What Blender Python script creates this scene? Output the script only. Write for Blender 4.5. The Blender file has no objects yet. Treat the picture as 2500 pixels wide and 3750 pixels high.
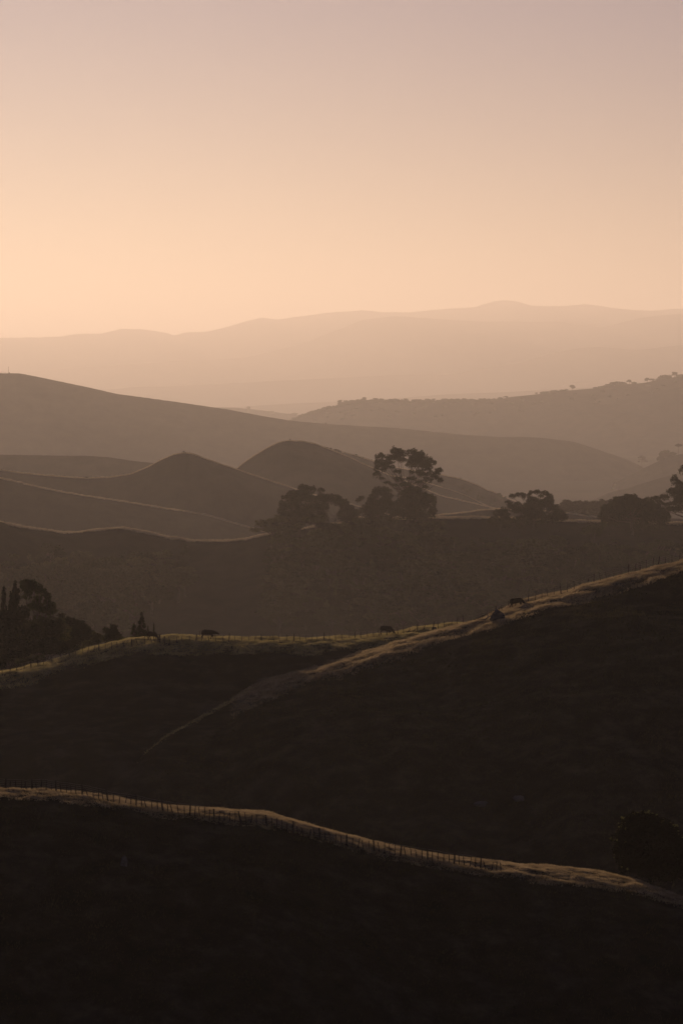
import bpy, math
import numpy as np
from math import radians, sin, cos, tan, atan2, pi, sqrt

rng = np.random.default_rng(7)
scene = bpy.context.scene
COL = scene.collection

# ------------------------------------------------------------------ camera
FPX = 11460.0                     # focal length in pixels of the 2500 px wide photograph
PITCH = math.atan(475 / FPX)      # horizon lies at y = 1400
cam_d = bpy.data.cameras.new('camera')
cam = bpy.data.objects.new('camera', cam_d); COL.objects.link(cam)
cam_d.sensor_fit = 'HORIZONTAL'; cam_d.sensor_width = 24.0; cam_d.lens = 24.0 * FPX / 2500
cam_d.clip_start = 1.0; cam_d.clip_end = 200000
cam.location = (0, 0, 0); cam.rotation_euler = (radians(90) - PITCH, 0, 0)
scene.camera = cam

# ------------------------------------------------------------------ light
SUN_EL, SUN_AZ = 4.5, 10.0        # degrees above the horizon, degrees left of the view
SUN_STRENGTH = 5.0
SKY_STRENGTH = 0.05
HAZE_DENSITY = 4.95e-5
world = bpy.data.worlds.new('World'); scene.world = world; world.use_nodes = True
wn = world.node_tree; wn.nodes.clear()
sky = wn.nodes.new('ShaderNodeTexSky'); sky.sky_type = 'NISHITA'; sky.sun_disc = False
sky.sun_elevation = radians(SUN_EL); sky.sun_rotation = radians(-SUN_AZ)
sky.altitude = 200; sky.air_density = 1.0; sky.dust_density = 0.5; sky.ozone_density = 1.0
tint = wn.nodes.new('ShaderNodeMix'); tint.data_type = 'RGBA'; tint.blend_type = 'MULTIPLY'
tint.inputs[0].default_value = 1.0; tint.inputs[7].default_value = (0.25, 0.41, 1.25, 1)
bg = wn.nodes.new('ShaderNodeBackground'); bg.inputs[1].default_value = SKY_STRENGTH
wo = wn.nodes.new('ShaderNodeOutputWorld')
wn.links.new(sky.outputs[0], tint.inputs[6]); wn.links.new(tint.outputs[2], bg.inputs[0]); wn.links.new(bg.outputs[0], wo.inputs[0])

sun_d = bpy.data.lights.new('sun', 'SUN'); sun_d.energy = SUN_STRENGTH; sun_d.angle = radians(0.6)
sun_d.color = (1.0, 0.66, 0.42)
sun = bpy.data.objects.new('sun', sun_d); COL.objects.link(sun)
sun.rotation_euler = (radians(90 - SUN_EL), 0, radians(180 + SUN_AZ))
sun.location = (0, 0, 500)

scene.view_settings.view_transform = 'Standard'; scene.view_settings.look = 'None'
scene.view_settings.gamma = 1.0; scene.view_settings.use_curve_mapping = False
scene.view_settings.exposure = -0.28
scene.render.engine = 'CYCLES'
cy = scene.cycles
cy.use_denoising = True; cy.max_bounces = 4; cy.volume_bounces = 1; cy.diffuse_bounces = 2
cy.transmission_bounces = 3; cy.transparent_max_bounces = 4; cy.glossy_bounces = 1
cy.sample_clamp_indirect = 4.0

# ------------------------------------------------------------------ helpers
cp, sp = cos(PITCH), sin(PITCH)
def at(px, py, D):
    """world point seen at photo pixel (px, py) at forward distance D"""
    a = (np.asarray(px, float) - 1250) / FPX; b = -(np.asarray(py, float) - 1875) / FPX
    dy = cp + b * sp; dz = -sp + b * cp
    D = np.asarray(D, float)
    return a / dy * D, D + 0 * a, dz / dy * D

def link(o, parent=None):
    COL.objects.link(o)
    if parent is not None: o.parent = parent
    return o
def tag(o, label=None, cat=None, group=None, kind=None):
    if label: o['label'] = label
    if cat: o['category'] = cat
    if group: o['group'] = group
    if kind: o['kind'] = kind
    return o
def empty(name, loc, rz=0.0):
    o = bpy.data.objects.new(name, None); o.location = loc; o.rotation_euler = (0, 0, rz)
    o.empty_display_size = 0.5
    return link(o)

def mesh_np(name, V, F, mats, smooth=False, midx=None):
    """V (n,3); F (m,k) constant k"""
    me = bpy.data.meshes.new(name)
    V = np.ascontiguousarray(V, dtype=np.float32); F = np.ascontiguousarray(F, dtype=np.int32)
    m, k = F.shape
    me.vertices.add(len(V)); me.vertices.foreach_set('co', V.ravel())
    me.loops.add(m * k); me.loops.foreach_set('vertex_index', F.ravel())
    me.polygons.add(m); me.polygons.foreach_set('loop_start', np.arange(0, m * k, k, dtype=np.int32))
    me.polygons.foreach_set('loop_total', np.full(m, k, dtype=np.int32))
    for mt in (mats if isinstance(mats, (list, tuple)) else [mats]): me.materials.append(mt)
    if midx is not None: me.polygons.foreach_set('material_index', np.ascontiguousarray(midx, dtype=np.int32))
    if smooth: me.polygons.foreach_set('use_smooth', np.ones(m, dtype=bool))
    me.update(calc_edges=True)
    return me

def hash2(ix, iy, seed):
    h = (ix.astype(np.int64) * 374761393 + iy.astype(np.int64) * 668265263 + seed * 974634777) & 0xffffffff
    h = ((h ^ (h >> 13)) * 1274126177) & 0xffffffff
    return ((h ^ (h >> 16)) & 0xffff) / 65535.0
def vnoise(x, y, seed=0):
    x = np.asarray(x, float); y = np.asarray(y, float)
    ix = np.floor(x); iy = np.floor(y); fx = x - ix; fy = y - iy
    fx = fx * fx * (3 - 2 * fx); fy = fy * fy * (3 - 2 * fy)
    a = hash2(ix, iy, seed); b = hash2(ix + 1, iy, seed); c = hash2(ix, iy + 1, seed); d = hash2(ix + 1, iy + 1, seed)
    return (a + (b - a) * fx) + ((c + (d - c) * fx) - (a + (b - a) * fx)) * fy - 0.5
def fbm(x, y, seed=0, octv=4):
    s = 0; a = 1.0; f = 1.0
    for i in range(octv):
        s = s + a * vnoise(x * f, y * f, seed + i * 17); a *= 0.5; f *= 2.03
    return s

# ------------------------------------------------------------------ materials
def new_mat(name):
    m = bpy.data.materials.new(name); m.use_nodes = True
    m.node_tree.nodes.clear()
    return m, m.node_tree.nodes, m.node_tree.links
def ramp_mat(name, cols, scale, detail=6, translucent=0.0, bump=0.0, stretch=(1, 1, 1), rough=1.0):
    """noise-driven diffuse (optionally part translucent)"""
    m, n, l = new_mat(name)
    geo = n.new('ShaderNodeNewGeometry'); mp = n.new('ShaderNodeMapping'); mp.inputs['Scale'].default_value = stretch
    l.new(geo.outputs['Position'], mp.inputs[0])
    nz = n.new('ShaderNodeTexNoise'); nz.inputs['Scale'].default_value = scale; nz.inputs['Detail'].default_value = detail
    nz.inputs['Roughness'].default_value = 0.65
    l.new(mp.outputs[0], nz.inputs['Vector'])
    r = n.new('ShaderNodeValToRGB'); e = r.color_ramp.elements
    e[0].position = 0.32; e[0].color = (*cols[0], 1); e[1].position = 0.68; e[1].color = (*cols[-1], 1)
    for i, c in enumerate(cols[1:-1]):
        x = e.new(0.32 + 0.36 * (i + 1) / (len(cols) - 1)); x.color = (*c, 1)
    l.new(nz.outputs['Fac'], r.inputs[0])
    d = n.new('ShaderNodeBsdfDiffuse'); l.new(r.outputs[0], d.inputs[0]); d.inputs['Roughness'].default_value = rough
    out = n.new('ShaderNodeOutputMaterial'); sh = d.outputs[0]
    if bump:
        b = n.new('ShaderNodeBump'); b.inputs['Strength'].default_value = 0.6; b.inputs['Distance'].default_value = bump
        l.new(nz.outputs['Fac'], b.inputs['Height']); l.new(b.outputs[0], d.inputs['Normal'])
    if translucent:
        t = n.new('ShaderNodeBsdfTranslucent'); l.new(r.outputs[0], t.inputs[0])
        mx = n.new('ShaderNodeMixShader'); mx.inputs[0].default_value = translucent
        l.new(d.outputs[0], mx.inputs[1]); l.new(t.outputs[0], mx.inputs[2]); sh = mx.outputs[0]
    l.new(sh, out.inputs[0])
    return m

M = {}
M['pasture'] = ramp_mat('pasture', [(0.018, 0.017, 0.009), (0.038, 0.032, 0.017), (0.085, 0.068, 0.04)], 0.22, detail=9, bump=0.05, stretch=(1, 1, 1))
M['pasture_far'] = ramp_mat('pasture_far', [(0.035, 0.032, 0.018), (0.08, 0.064, 0.036)], 0.02, bump=0.6)
M['wood_floor'] = ramp_mat('wood_floor', [(0.03, 0.027, 0.015), (0.06, 0.05, 0.028)], 0.05)
M['mountain'] = ramp_mat('mountain', [(0.03, 0.035, 0.02), (0.07, 0.06, 0.035)], 0.002)
M['plain'] = ramp_mat('plain', [(0.04, 0.045, 0.02), (0.10, 0.085, 0.045)], 0.0015)
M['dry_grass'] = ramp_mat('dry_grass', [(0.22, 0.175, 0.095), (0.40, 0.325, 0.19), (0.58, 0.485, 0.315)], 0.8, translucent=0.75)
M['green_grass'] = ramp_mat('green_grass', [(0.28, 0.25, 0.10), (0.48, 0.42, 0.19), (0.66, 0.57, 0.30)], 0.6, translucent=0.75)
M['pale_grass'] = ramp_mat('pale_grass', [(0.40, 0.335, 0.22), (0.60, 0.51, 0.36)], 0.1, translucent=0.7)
M['shade_dark_grass'] = ramp_mat('shade_dark_grass', [(0.045, 0.045, 0.018), (0.10, 0.085, 0.04)], 0.5, translucent=0.6)  # darker copy of the crest grass, shade of the slopes put into its colour
M['leaf'] = ramp_mat('leaf', [(0.022, 0.030, 0.012), (0.042, 0.048, 0.020)], 0.35, translucent=0.35)
M['leaf_green'] = ramp_mat('leaf_green', [(0.035, 0.055, 0.014), (0.075, 0.085, 0.03)], 0.5, translucent=0.4)
M['leaf_far'] = ramp_mat('leaf_far', [(0.025, 0.030, 0.015), (0.05, 0.05, 0.025)], 0.05, translucent=0.3)
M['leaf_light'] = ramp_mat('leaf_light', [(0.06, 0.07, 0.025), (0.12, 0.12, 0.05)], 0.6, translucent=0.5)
M['leaf_tip'] = ramp_mat('leaf_tip', [(0.11, 0.12, 0.035), (0.20, 0.20, 0.07)], 1.0, translucent=0.7)  # brighter leaf colour that paints the sunlit rim of the dark bush
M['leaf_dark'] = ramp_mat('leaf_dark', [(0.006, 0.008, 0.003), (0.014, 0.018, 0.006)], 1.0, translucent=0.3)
M['bark'] = ramp_mat('bark', [(0.05, 0.04, 0.03), (0.16, 0.13, 0.10)], 1.2)
M['bark_pale'] = ramp_mat('bark_pale', [(0.14, 0.12, 0.10), (0.30, 0.26, 0.21)], 0.8)
M['post'] = ramp_mat('post', [(0.025, 0.021, 0.018), (0.06, 0.05, 0.042)], 6)
M['hide'] = ramp_mat('hide', [(0.010, 0.008, 0.007), (0.022, 0.017, 0.014)], 4)
M['stone'] = ramp_mat('stone', [(0.05, 0.05, 0.055), (0.11, 0.11, 0.12)], 1.5, bump=0.1)
M['stone_pale'] = ramp_mat('stone_pale', [(0.09, 0.085, 0.08), (0.15, 0.145, 0.135)], 2.5, bump=0.05)
M['dead_wood'] = ramp_mat('dead_wood', [(0.10, 0.085, 0.075), (0.22, 0.20, 0.18)], 3)
m, n, l = new_mat('wire'); b = n.new('ShaderNodeBsdfPrincipled'); b.inputs['Base Color'].default_value = (0.32, 0.30, 0.28, 1)
b.inputs['Metallic'].default_value = 0.7; b.inputs['Roughness'].default_value = 0.5
o_ = n.new('ShaderNodeOutputMaterial'); l.new(b.outputs[0], o_.inputs[0]); M['wire'] = m
m, n, l = new_mat('haze'); v = n.new('ShaderNodeVolumePrincipled')
v.inputs['Color'].default_value = (0.94, 0.935, 0.93, 1); v.inputs['Density'].default_value = HAZE_DENSITY
v.inputs['Anisotropy'].default_value = 0.50
o_ = n.new('ShaderNodeOutputMaterial'); l.new(v.outputs[0], o_.inputs['Volume']); M['haze'] = m

GROUND_Z = -250.0

# ------------------------------------------------------------------ terrain
class Hill:
    """a ridge whose crest runs through (px, py, distance, roundness) stations of the landscape"""
    def __init__(s, name, pts, mf=0.5, mb=0.5, front=200, back=200, nx=400, nt=80, mat='pasture',
                 und=1.0, und_scale=60, rough=0.0, rough_scale=2.0, seed=1, smooth=25, label=None, gully=0.0, crest_rough=0.0, calm=1e6):
        P = np.array(pts, float)
        px = np.linspace(P[0, 0], P[-1, 0], 1500)
        py = np.interp(px, P[:, 0], P[:, 1]); D = np.interp(px, P[:, 0], P[:, 2]); w = np.interp(px, P[:, 0], P[:, 3])
        k = max(1, int(smooth / (px[1] - px[0])))
        ker = np.hanning(2 * k + 3); ker /= ker.sum()
        def sm(a):
            e = len(ker) // 2
            return np.convolve(np.concatenate([2 * a[0] - a[e:0:-1], a, 2 * a[-1] - a[-2:-e - 2:-1]]), ker, 'valid')
        py, D, w = sm(py), sm(D), sm(w)
        x, y, z = at(px, py, D)
        dl = np.maximum(0.0, -z / D)
        dl = np.minimum(dl, mb * 0.9)
        z = z - w * (mb - np.sqrt(mb * mb - dl * dl))
        s.cx, s.cy, s.cz, s.cw = x, y, z, w; s.calm = calm
        s.mf, s.mb, s.und, s.us, s.rough, s.rs, s.seed, s.gully, s.cr = mf, mb, und, und_scale, rough, rough_scale, seed, gully, crest_rough
        X = np.linspace(x[0], x[-1], nx)
        u = np.linspace(-1, 1, nt)
        T = np.sinh(u * 3.2) / np.sinh(3.2)
        T = np.where(T < 0, T * front, T * back)
        XX, TT = np.meshgrid(X, T, indexing='ij')
        YY = np.interp(XX, x, y) + TT
        ZZ = np.maximum(s.z(XX, YY), GROUND_Z - 5)
        V = np.stack([XX, YY, ZZ], -1).reshape(-1, 3)
        i = np.arange(nx - 1)[:, None] * nt + np.arange(nt - 1)[None, :]
        F = np.stack([i, i + nt, i + nt + 1, i + 1], -1).reshape(-1, 4)
        me = mesh_np(name, V, F, M[mat], smooth=True)
        s.o = link(bpy.data.objects.new(name, me)); tag(s.o, label=label, kind='structure')
        s.x0, s.x1 = X[0], X[-1]
    def yc(s, x): return np.interp(x, s.cx, s.cy)
    def z(s, x, y):
        t = y - np.interp(x, s.cx, s.cy); w = np.interp(x, s.cx, s.cw)
        m = np.where(t < 0, s.mf, s.mb)
        z = np.interp(x, s.cx, s.cz) - m * (np.sqrt(t * t + w * w) - w)
        fade = 1 - np.exp(-(t / (s.us * 0.6)) ** 2)
        if s.und: z = z + s.und * fade * fbm(x / s.us, y / s.us, s.seed, 3) * 2
        if s.gully: z = z - s.gully * fade * np.abs(fbm(x / s.us * 1.3 + t / s.us * .4, t / s.us * .25, s.seed + 91, 3)) * 2
        if s.rough: z = z + s.rough * (0.3 + 0.7 * np.exp(-(t / s.calm) ** 2)) * (fbm(x / s.rs, y / s.rs * 0.7, s.seed + 5, 4) + 0.5 * vnoise(x / s.rs / 6, t / s.rs * 0.8, s.seed + 33))
        return z
    def ray(s, px, py, near=60, far=None, n=600):
        """first point of this hill seen through the pixel (None when the ray misses)"""
        c = float(np.interp((px - 1250) / FPX * s.cy.mean(), s.cx, s.cy))
        ys = np.linspace(c - near, c + (far or near), n)
        x, y, z = at(px, py, ys); h = s.z(x, y)
        k = np.nonzero(z <= h)[0]
        if len(k) == 0: return None
        k = k[0]
        return float(x[k]), float(y[k]), float(h[k])

S = 1.5944
def z1(pts, ox, oy, sc): return [(ox + p[0] / sc, oy + p[1] / sc) + tuple(p[2:]) for p in pts]

# far mountains
mtn = [(-60, 776), (0, 776), (60, 775), (130, 775), (180, 769), (230, 766), (275, 755), (320, 757), (385, 769), (400, 774), (430, 764), (480, 759),
       (530, 748), (600, 729), (640, 731), (700, 724), (770, 716), (830, 713), (880, 719), (940, 717), (990, 711), (1040, 708), (1090, 706),
       (1130, 694), (1160, 689), (1190, 692), (1220, 701), (1300, 704), (1340, 697), (1380, 702), (1430, 710), (1480, 715), (1510, 713), (1568, 708), (1620, 702)]
P = [(-1400, 1260, 46000, 1226)] + [(a * S, b * S, 46000, 766) for a, b in mtn] + [(3300, 1100, 46000, 1226), (4200, 1180, 46000, 1226)]
Hill('mountain_range', P, mf=0.38, mb=0.4, front=3639, back=3380, nx=700, nt=70, mat='mountain', und=150, und_scale=1500, gully=260, seed=3, smooth=4, rough=38, rough_scale=650)
P = [(-1200, 1330, 40000, 910), (0, 1370, 40000, 728), (500, 1330, 40000, 728), (900, 1310, 40000, 728), (1100, 1262, 40000, 728), (1250, 1200, 40000, 728), (1330, 1168, 40000, 728), (1450, 1158, 40000, 546),
     (1700, 1175, 40000, 728), (1950, 1180, 40000, 728), (2050, 1178, 40000, 728), (2200, 1200, 40000, 728), (2350, 1162, 40000, 728), (2500, 1150, 40000, 728), (3300, 1170, 40000, 728)]
Hill('foothill_range', P, mf=0.28, mb=0.4, front=3500, back=3250, nx=500, nt=60, mat='mountain', und=110, und_scale=1100, gully=200, seed=8, smooth=30, rough=16, rough_scale=350)
P = [(-1200, 1440, 33000, 639), (300, 1430, 33000, 639), (1000, 1395, 33000, 639), (1500, 1370, 33000, 639), (1650, 1372, 33000, 639), (1780, 1345, 33000, 639), (1900, 1330, 33000, 639), (2020, 1292, 33000, 639),
     (2130, 1272, 33000, 639), (2210, 1270, 33000, 639), (2330, 1282, 33000, 639), (2500, 1262, 33000, 639), (3400, 1280, 33000, 639)]
Hill('low_foothills', P, mf=0.2, mb=0.35, front=2240, back=2080, nx=500, nt=50, mat='mountain', und=50, und_scale=700, gully=60, seed=12, smooth=60)
P = [(-900, 1500, 26000, 472), (800, 1495, 26000, 472), (1050, 1478, 26000, 472), (1250, 1470, 26000, 472), (1480, 1456, 26000, 472), (1650, 1442, 26000, 472), (1850, 1436, 26000, 472), (2150, 1418, 26000, 472), (3300, 1400, 26000, 472)]
Hill('distant_rise', P, mf=0.12, mb=0.2, front=1680, back=1560, nx=300, nt=40, mat='plain', und=10, und_scale=500, seed=15, smooth=80)
P = [(-400, 1490, 17000, 112), (860, 1492, 17000, 112), (960, 1502, 17000, 112), (1060, 1516, 17000, 112), (1120, 1526, 17000, 112), (1300, 1560, 17000, 112), (3000, 1600, 17000, 112)]
h_plain = Hill('distant_rise', P, mf=0.1, mb=0.2, front=979, back=910, nx=300, nt=40, mat='plain', und=4, und_scale=300, seed=16, smooth=40)
# wooded ridge to the right, 8 km away
ra = z1([(-80, 420), (40, 387), (120, 368), (250, 324), (400, 290), (450, 270), (560, 258), (830, 249), (930, 252), (1150, 259), (1250, 249), (1568, 249)], 1050, 1350, 2.0907)
rb = z1([(150, 344), (350, 324), (600, 293), (800, 276), (900, 268), (1000, 249), (1090, 237), (1180, 234), (1270, 225), (1350, 204), (1450, 190), (1568, 168)], 1800, 1300, 2.24)
P = [(-900, 1700, 11800, 88)] + [(a, b, 11800, 88) for a, b in ra + rb] + [(3300, 1290, 11800, 88), (3900, 1280, 11800, 88)]
h_ridge = Hill('wooded_ridge', P, mf=0.22, mb=0.3, front=2100, back=1560, nx=500, nt=90, mat='pasture_far', und=22, und_scale=260, gully=18, seed=21, smooth=20)
# big grassy ridge on the left
lp = [(-500, 880), (-200, 862), (0, 857), (45, 857), (100, 868), (200, 889), (270, 905), (340, 914), (420, 925), (520, 940), (600, 955), (660, 965), (730, 972),
      (850, 980), (900, 982), (960, 988), (1060, 998), (1150, 1004), (1200, 1003), (1250, 1006), (1310, 1013), (1350, 1025), (1400, 1042), (1440, 1055),
      (1470, 1070), (1490, 1082), (1520, 1098), (1560, 1118), (1700, 1180), (2000, 1250)]
P = [(a * S, b * S, 8200, 53) for a, b in lp]
h_left = Hill('long_ridge', P, mf=0.42, mb=0.4, front=979, back=910, nx=700, nt=90, mat='pasture_far', und=7, und_scale=140, seed=25, smooth=16, rough=0.8, rough_scale=12)
# slopes at the right behind the gum trees
P = z1([(700, 760, 7200, 56), (1090, 562, 7200, 56), (1230, 500, 7200, 56), (1300, 462, 7200, 56), (1400, 425, 7200, 56), (1568, 388, 7200, 56), (2600, 300, 7200, 56)], 2050, 1550, 3.484)
h_e2 = Hill('side_hill', P, mf=0.4, mb=0.4, front=560, back=390, nx=250, nt=60, mat='pasture_far', und=5, und_scale=90, seed=31, smooth=20, rough=1)
P = z1([(-300, 1150, 6000, 140), (430, 975, 6000, 154), (640, 892, 6000, 167), (870, 835, 6000, 140), (970, 795, 6000, 84), (1300, 695, 6000, 70), (1420, 660, 6000, 56), (1568, 620, 6000, 56), (2600, 520, 6000, 56)], 2050, 1550, 3.484)
h_e1 = Hill('side_hill', P, mf=0.36, mb=0.4, front=560, back=390, nx=300, nt=60, mat='pasture_far', und=5, und_scale=90, seed=32, smooth=14, rough=1.0)
P = z1([(500, 1100, 4500, 64), (1000, 990, 4500, 64), (1250, 925, 4500, 64), (1360, 875, 4500, 64), (1568, 800, 4500, 64), (2600, 700, 4500, 64)], 2050, 1550, 3.484)
h_e0 = Hill('side_hill', P, mf=0.36, mb=0.4, front=560, back=390, nx=200, nt=50, mat='pasture_far', und=4, und_scale=60, seed=33, smooth=20, rough=1.0)
# pale low spur at the left, seen over the pointed hill's saddle
P = z1([(-600, 470, 4300, 76), (0, 458, 4300, 76), (200, 462, 4300, 76), (400, 463, 4300, 76), (500, 470, 4300, 76), (600, 485, 4300, 76), (700, 496, 4300, 76), (1000, 560, 4300, 76), (1400, 700, 4300, 76)], 0, 1300, 1.2544)
h_g = Hill('low_spur', P, mf=0.4, mb=0.45, front=489, back=390, nx=300, nt=60, mat='pasture_far', und=3, und_scale=60, seed=35, smooth=20, rough=0.6)
# dome hill and the shoulders behind it
i2 = z1([(300, 260, 4000, 57), (480, 150, 4000, 50), (560, 170, 4000, 50), (700, 205, 4000, 50), (800, 238, 4000, 50), (870, 263, 4000, 50), (1000, 290, 4000, 57), (1250, 330, 4000, 64), (1370, 355, 4000, 64), (1450, 385, 4000, 64), (1568, 432, 4000, 64)], 900, 1550, 1.742)
i2 += z1([(250, 305, 4000, 64), (330, 345, 4000, 64), (400, 372, 4000, 64), (520, 420, 4000, 64), (700, 520, 4000, 64), (1200, 620, 4000, 64)], 1600, 1600, 1.742)
i2 = sorted([p for p in i2], key=lambda p: p[0])
h_i2 = Hill('shoulder_hill', i2, mf=0.42, mb=0.5, front=364, back=338, nx=400, nt=80, mat='pasture_far', und=4, und_scale=50, seed=41, smooth=12, rough=0.5, rough_scale=5)
P = z1([(700, 330, 3800, 57), (900, 330, 3800, 57), (1060, 352, 3800, 57), (1200, 393, 3800, 65), (1300, 424, 3800, 65), (1380, 452, 3800, 65), (1455, 487, 3800, 57), (1600, 560, 3800, 57), (1900, 700, 3800, 57)], 900, 1550, 1.742)
h_i4 = Hill('spur_ridge', P, mf=0.45, mb=0.5, front=280, back=260, nx=300, nt=60, mat='pasture_far', und=3, und_scale=40, seed=42, smooth=12, rough=0.5, rough_scale=5)
ip = z1([(-600, 1000, 3550, 42), (700, 700, 3550, 42), (950, 610, 3550, 42), (1085, 523, 3550, 42), (1130, 487, 3550, 42), (1180, 455, 3550, 50), (1230, 425, 3550, 50), (1280, 401, 3550, 50), (1330, 393, 3550, 50), (1400, 398, 3550, 50), (1450, 409, 3550, 50)], 0, 1300, 1.2544)
ip += z1([(480, 147, 3550, 57), (560, 178, 3550, 71), (650, 214, 3550, 71), (740, 256, 3550, 71), (820, 291, 3550, 71), (900, 325, 3550, 71), (1060, 388, 3550, 71), (1160, 430, 3550, 71), (1250, 466, 3550, 71), (1350, 488, 3550, 71), (1450, 510, 3550, 71), (1568, 537, 3550, 71), (1700, 580, 3550, 71), (2100, 760, 3550, 71)], 900, 1550, 1.742)
h_i = Hill('dome_hill', ip, mf=0.5, mb=0.55, front=392, back=338, nx=600, nt=90, mat='pasture_far', und=2.5, und_scale=45, seed=43, smooth=14, rough=0.45, rough_scale=4)
# pointed hill with the crest fence
hp = z1([(-700, 500), (0, 527), (100, 542), (200, 552), (300, 560), (400, 566), (500, 562), (600, 548), (680, 515), (740, 482), (800, 457), (840, 450), (880, 453),
         (920, 468), (1000, 497), (1080, 522), (1150, 548), (1250, 582), (1350, 612)], 0, 1300, 1.2544)
hp += [(700 * S, 1131 * S), (760 * S, 1146 * S), (820 * S, 1162 * S), (900 * S, 1184 * S), (1100 * S, 1240 * S), (1500 * S, 1330 * S)]
P = [(a, b, 3100, 52 if a < 850 else 74) for a, b in hp]
h_h = Hill('pointed_hill', P, mf=0.5, mb=0.55, front=364, back=286, nx=700, nt=90, mat='pasture_far', und=2.5, und_scale=40, seed=45, smooth=14, rough=0.4, rough_scale=4)
# valley-side paddock on the right behind the wood
P = z1([(-900, 520, 2450, 56), (-300, 512, 2450, 56), (0, 500, 2450, 56), (100, 490, 2450, 56), (200, 478, 2450, 56), (300, 466, 2450, 56), (375, 460, 2450, 56), (500, 462, 2450, 56), (700, 470, 2450, 56), (820, 484, 2450, 84), (1000, 510, 2450, 84), (1300, 560, 2450, 56), (2500, 600, 2450, 56)], 1600, 1600, 1.742)
h_j = Hill('back_paddock', P, mf=0.3, mb=0.45, front=210, back=195, nx=500, nt=70, mat='pasture_far', und=0.8, und_scale=40, seed=47, smooth=10, rough=0.35, rough_scale=4)
# left mid spur with the bright crest
P = z1([(-800, 500), (-300, 535), (0, 565), (100, 588), (200, 612), (300, 632), (450, 655), (600, 678), (750, 703), (850, 718), (950, 735), (1050, 765), (1150, 792), (1240, 818), (1400, 870), (1900, 1050)], 0, 1300, 1.2544)
P = [(a, b, 2750, 114) for a, b in P]
h_k = Hill('bright_spur', P, mf=0.45, mb=0.5, front=308, back=260, nx=700, nt=90, mat='pasture_far', und=2, und_scale=40, seed=49, smooth=14, rough=0.4, rough_scale=3)
# the dark hill that carries the wood
P = z1([(-700, 700), (-300, 740), (0, 768), (80, 785), (200, 803), (300, 815), (400, 810), (480, 800), (550, 793), (620, 805), (700, 820), (780, 838), (860, 850), (950, 855), (1050, 853), (1130, 845), (1200, 828), (1270, 818)], 0, 1300, 1.2544)
P += [(700 * S, 1213 * S), (800 * S, 1200 * S), (900 * S, 1192 * S), (1000 * S, 1189.5 * S), (1080 * S, 1189 * S), (1150 * S, 1190 * S), (1300 * S, 1196 * S), (1370 * S, 1197 * S), (1568 * S, 1202 * S), (2300 * S, 1240 * S)]
P = [(a, b, 1700, 36) for a, b in P]
h_w = Hill('wooded_hill', P, mf=0.24, mb=0.4, front=364, back=208, nx=900, nt=110, mat='wood_floor', und=3, und_scale=45, seed=51, smooth=12, rough=0.35, rough_scale=3, gully=2.5)
P = [(-1100, 1850, 1615, 36), (0, 1912, 1615, 36), (60 * S, 1232 * S, 1615, 36), (110 * S, 1262 * S, 1615, 36), (180 * S, 1300 * S, 1615, 36), (300 * S, 1380 * S, 1615, 36), (600 * S, 1500 * S, 1615, 36)]
h_w2 = Hill('side_spur', P, mf=0.45, mb=0.5, front=210, back=143, nx=250, nt=60, mat='wood_floor', und=1, und_scale=30, seed=52, smooth=25, rough=0.4, rough_scale=3)
# cow hill
P = [(-1300, 2560, 470, 60), (-500, 2520, 475, 60), (0, 2455, 480, 60), (100, 2436, 482, 60), (200, 2408, 485, 60), (300, 2378, 487, 60), (400, 2350, 489, 60), (480, 2334, 490, 60),
     (560, 2327, 490, 60), (650, 2326, 490, 55), (750, 2329, 490, 45), (850, 2335, 490, 38), (1000, 2340, 490, 30), (1150, 2340, 490, 30), (1300, 2333, 492, 32), (1400, 2323, 494, 35), (1500, 2305, 496, 38),
     (1600, 2288, 498, 40), (1700, 2282, 500, 40), (1750, 2290, 500, 40), (1850, 2290, 502, 40), (2000, 2245, 505, 40), (2200, 2180, 510, 40), (2500, 2090, 515, 40), (3400, 1900, 530, 40), (3900, 1850, 530, 40)]
h_b = Hill('cow_hill', P, mf=0.36, mb=0.45, front=190, back=170, nx=1000, nt=190, und=1.6, und_scale=30, rough=0.34, rough_scale=3.0, calm=26, gully=1.6, seed=61, smooth=60)
# grassy spur crossing in front of it
P = [(-200, 3050, 385, 40), (200, 2960, 400, 20), (400, 2880, 412, 18), (480, 2820, 420, 14), (530, 2755, 425, 14), (620, 2690, 432, 18), (720, 2632, 440, 25), (830, 2568, 448, 32), (900, 2525, 452, 40), (960, 2497, 456, 46), (1050, 2468, 460, 62), (1200, 2425, 465, 62), (1300, 2395, 468, 62), (1400, 2368, 470, 62),
     (1500, 2343, 473, 65), (1600, 2315, 476, 65), (1700, 2285, 479, 68), (1750, 2273, 480, 67), (1800, 2255, 482, 70), (1838, 2241, 483, 71), (1880, 2227, 484, 73), (1922, 2213, 485, 75), (1964, 2201, 487, 75), (2000, 2190, 488, 75), (2100, 2163, 491, 75), (2250, 2115, 496, 75), (2350, 2092, 499, 75), (2500, 2052, 503, 75), (3000, 1930, 510, 75), (3600, 1830, 515, 75)]
h_c = Hill('grassy_spur', P, mf=0.42, mb=0.5, front=230, back=100, nx=1000, nt=190, und=1.8, und_scale=26, rough=0.42, rough_scale=3.2, calm=26, gully=1.8, seed=63, smooth=35)
P = [(-900, 2700, 455, 12), (-300, 2692, 455, 12), (0, 2700, 455, 12), (127, 2716, 455, 12), (255, 2741, 455, 12), (380, 2790, 455, 12), (520, 2860, 455, 12), (900, 3000, 455, 12)]
h_d1 = Hill('low_spur', P, mf=0.35, mb=0.4, front=80, back=30, nx=300, nt=60, und=0.8, und_scale=14, rough=0.25, rough_scale=2, seed=65, smooth=60)
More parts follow.
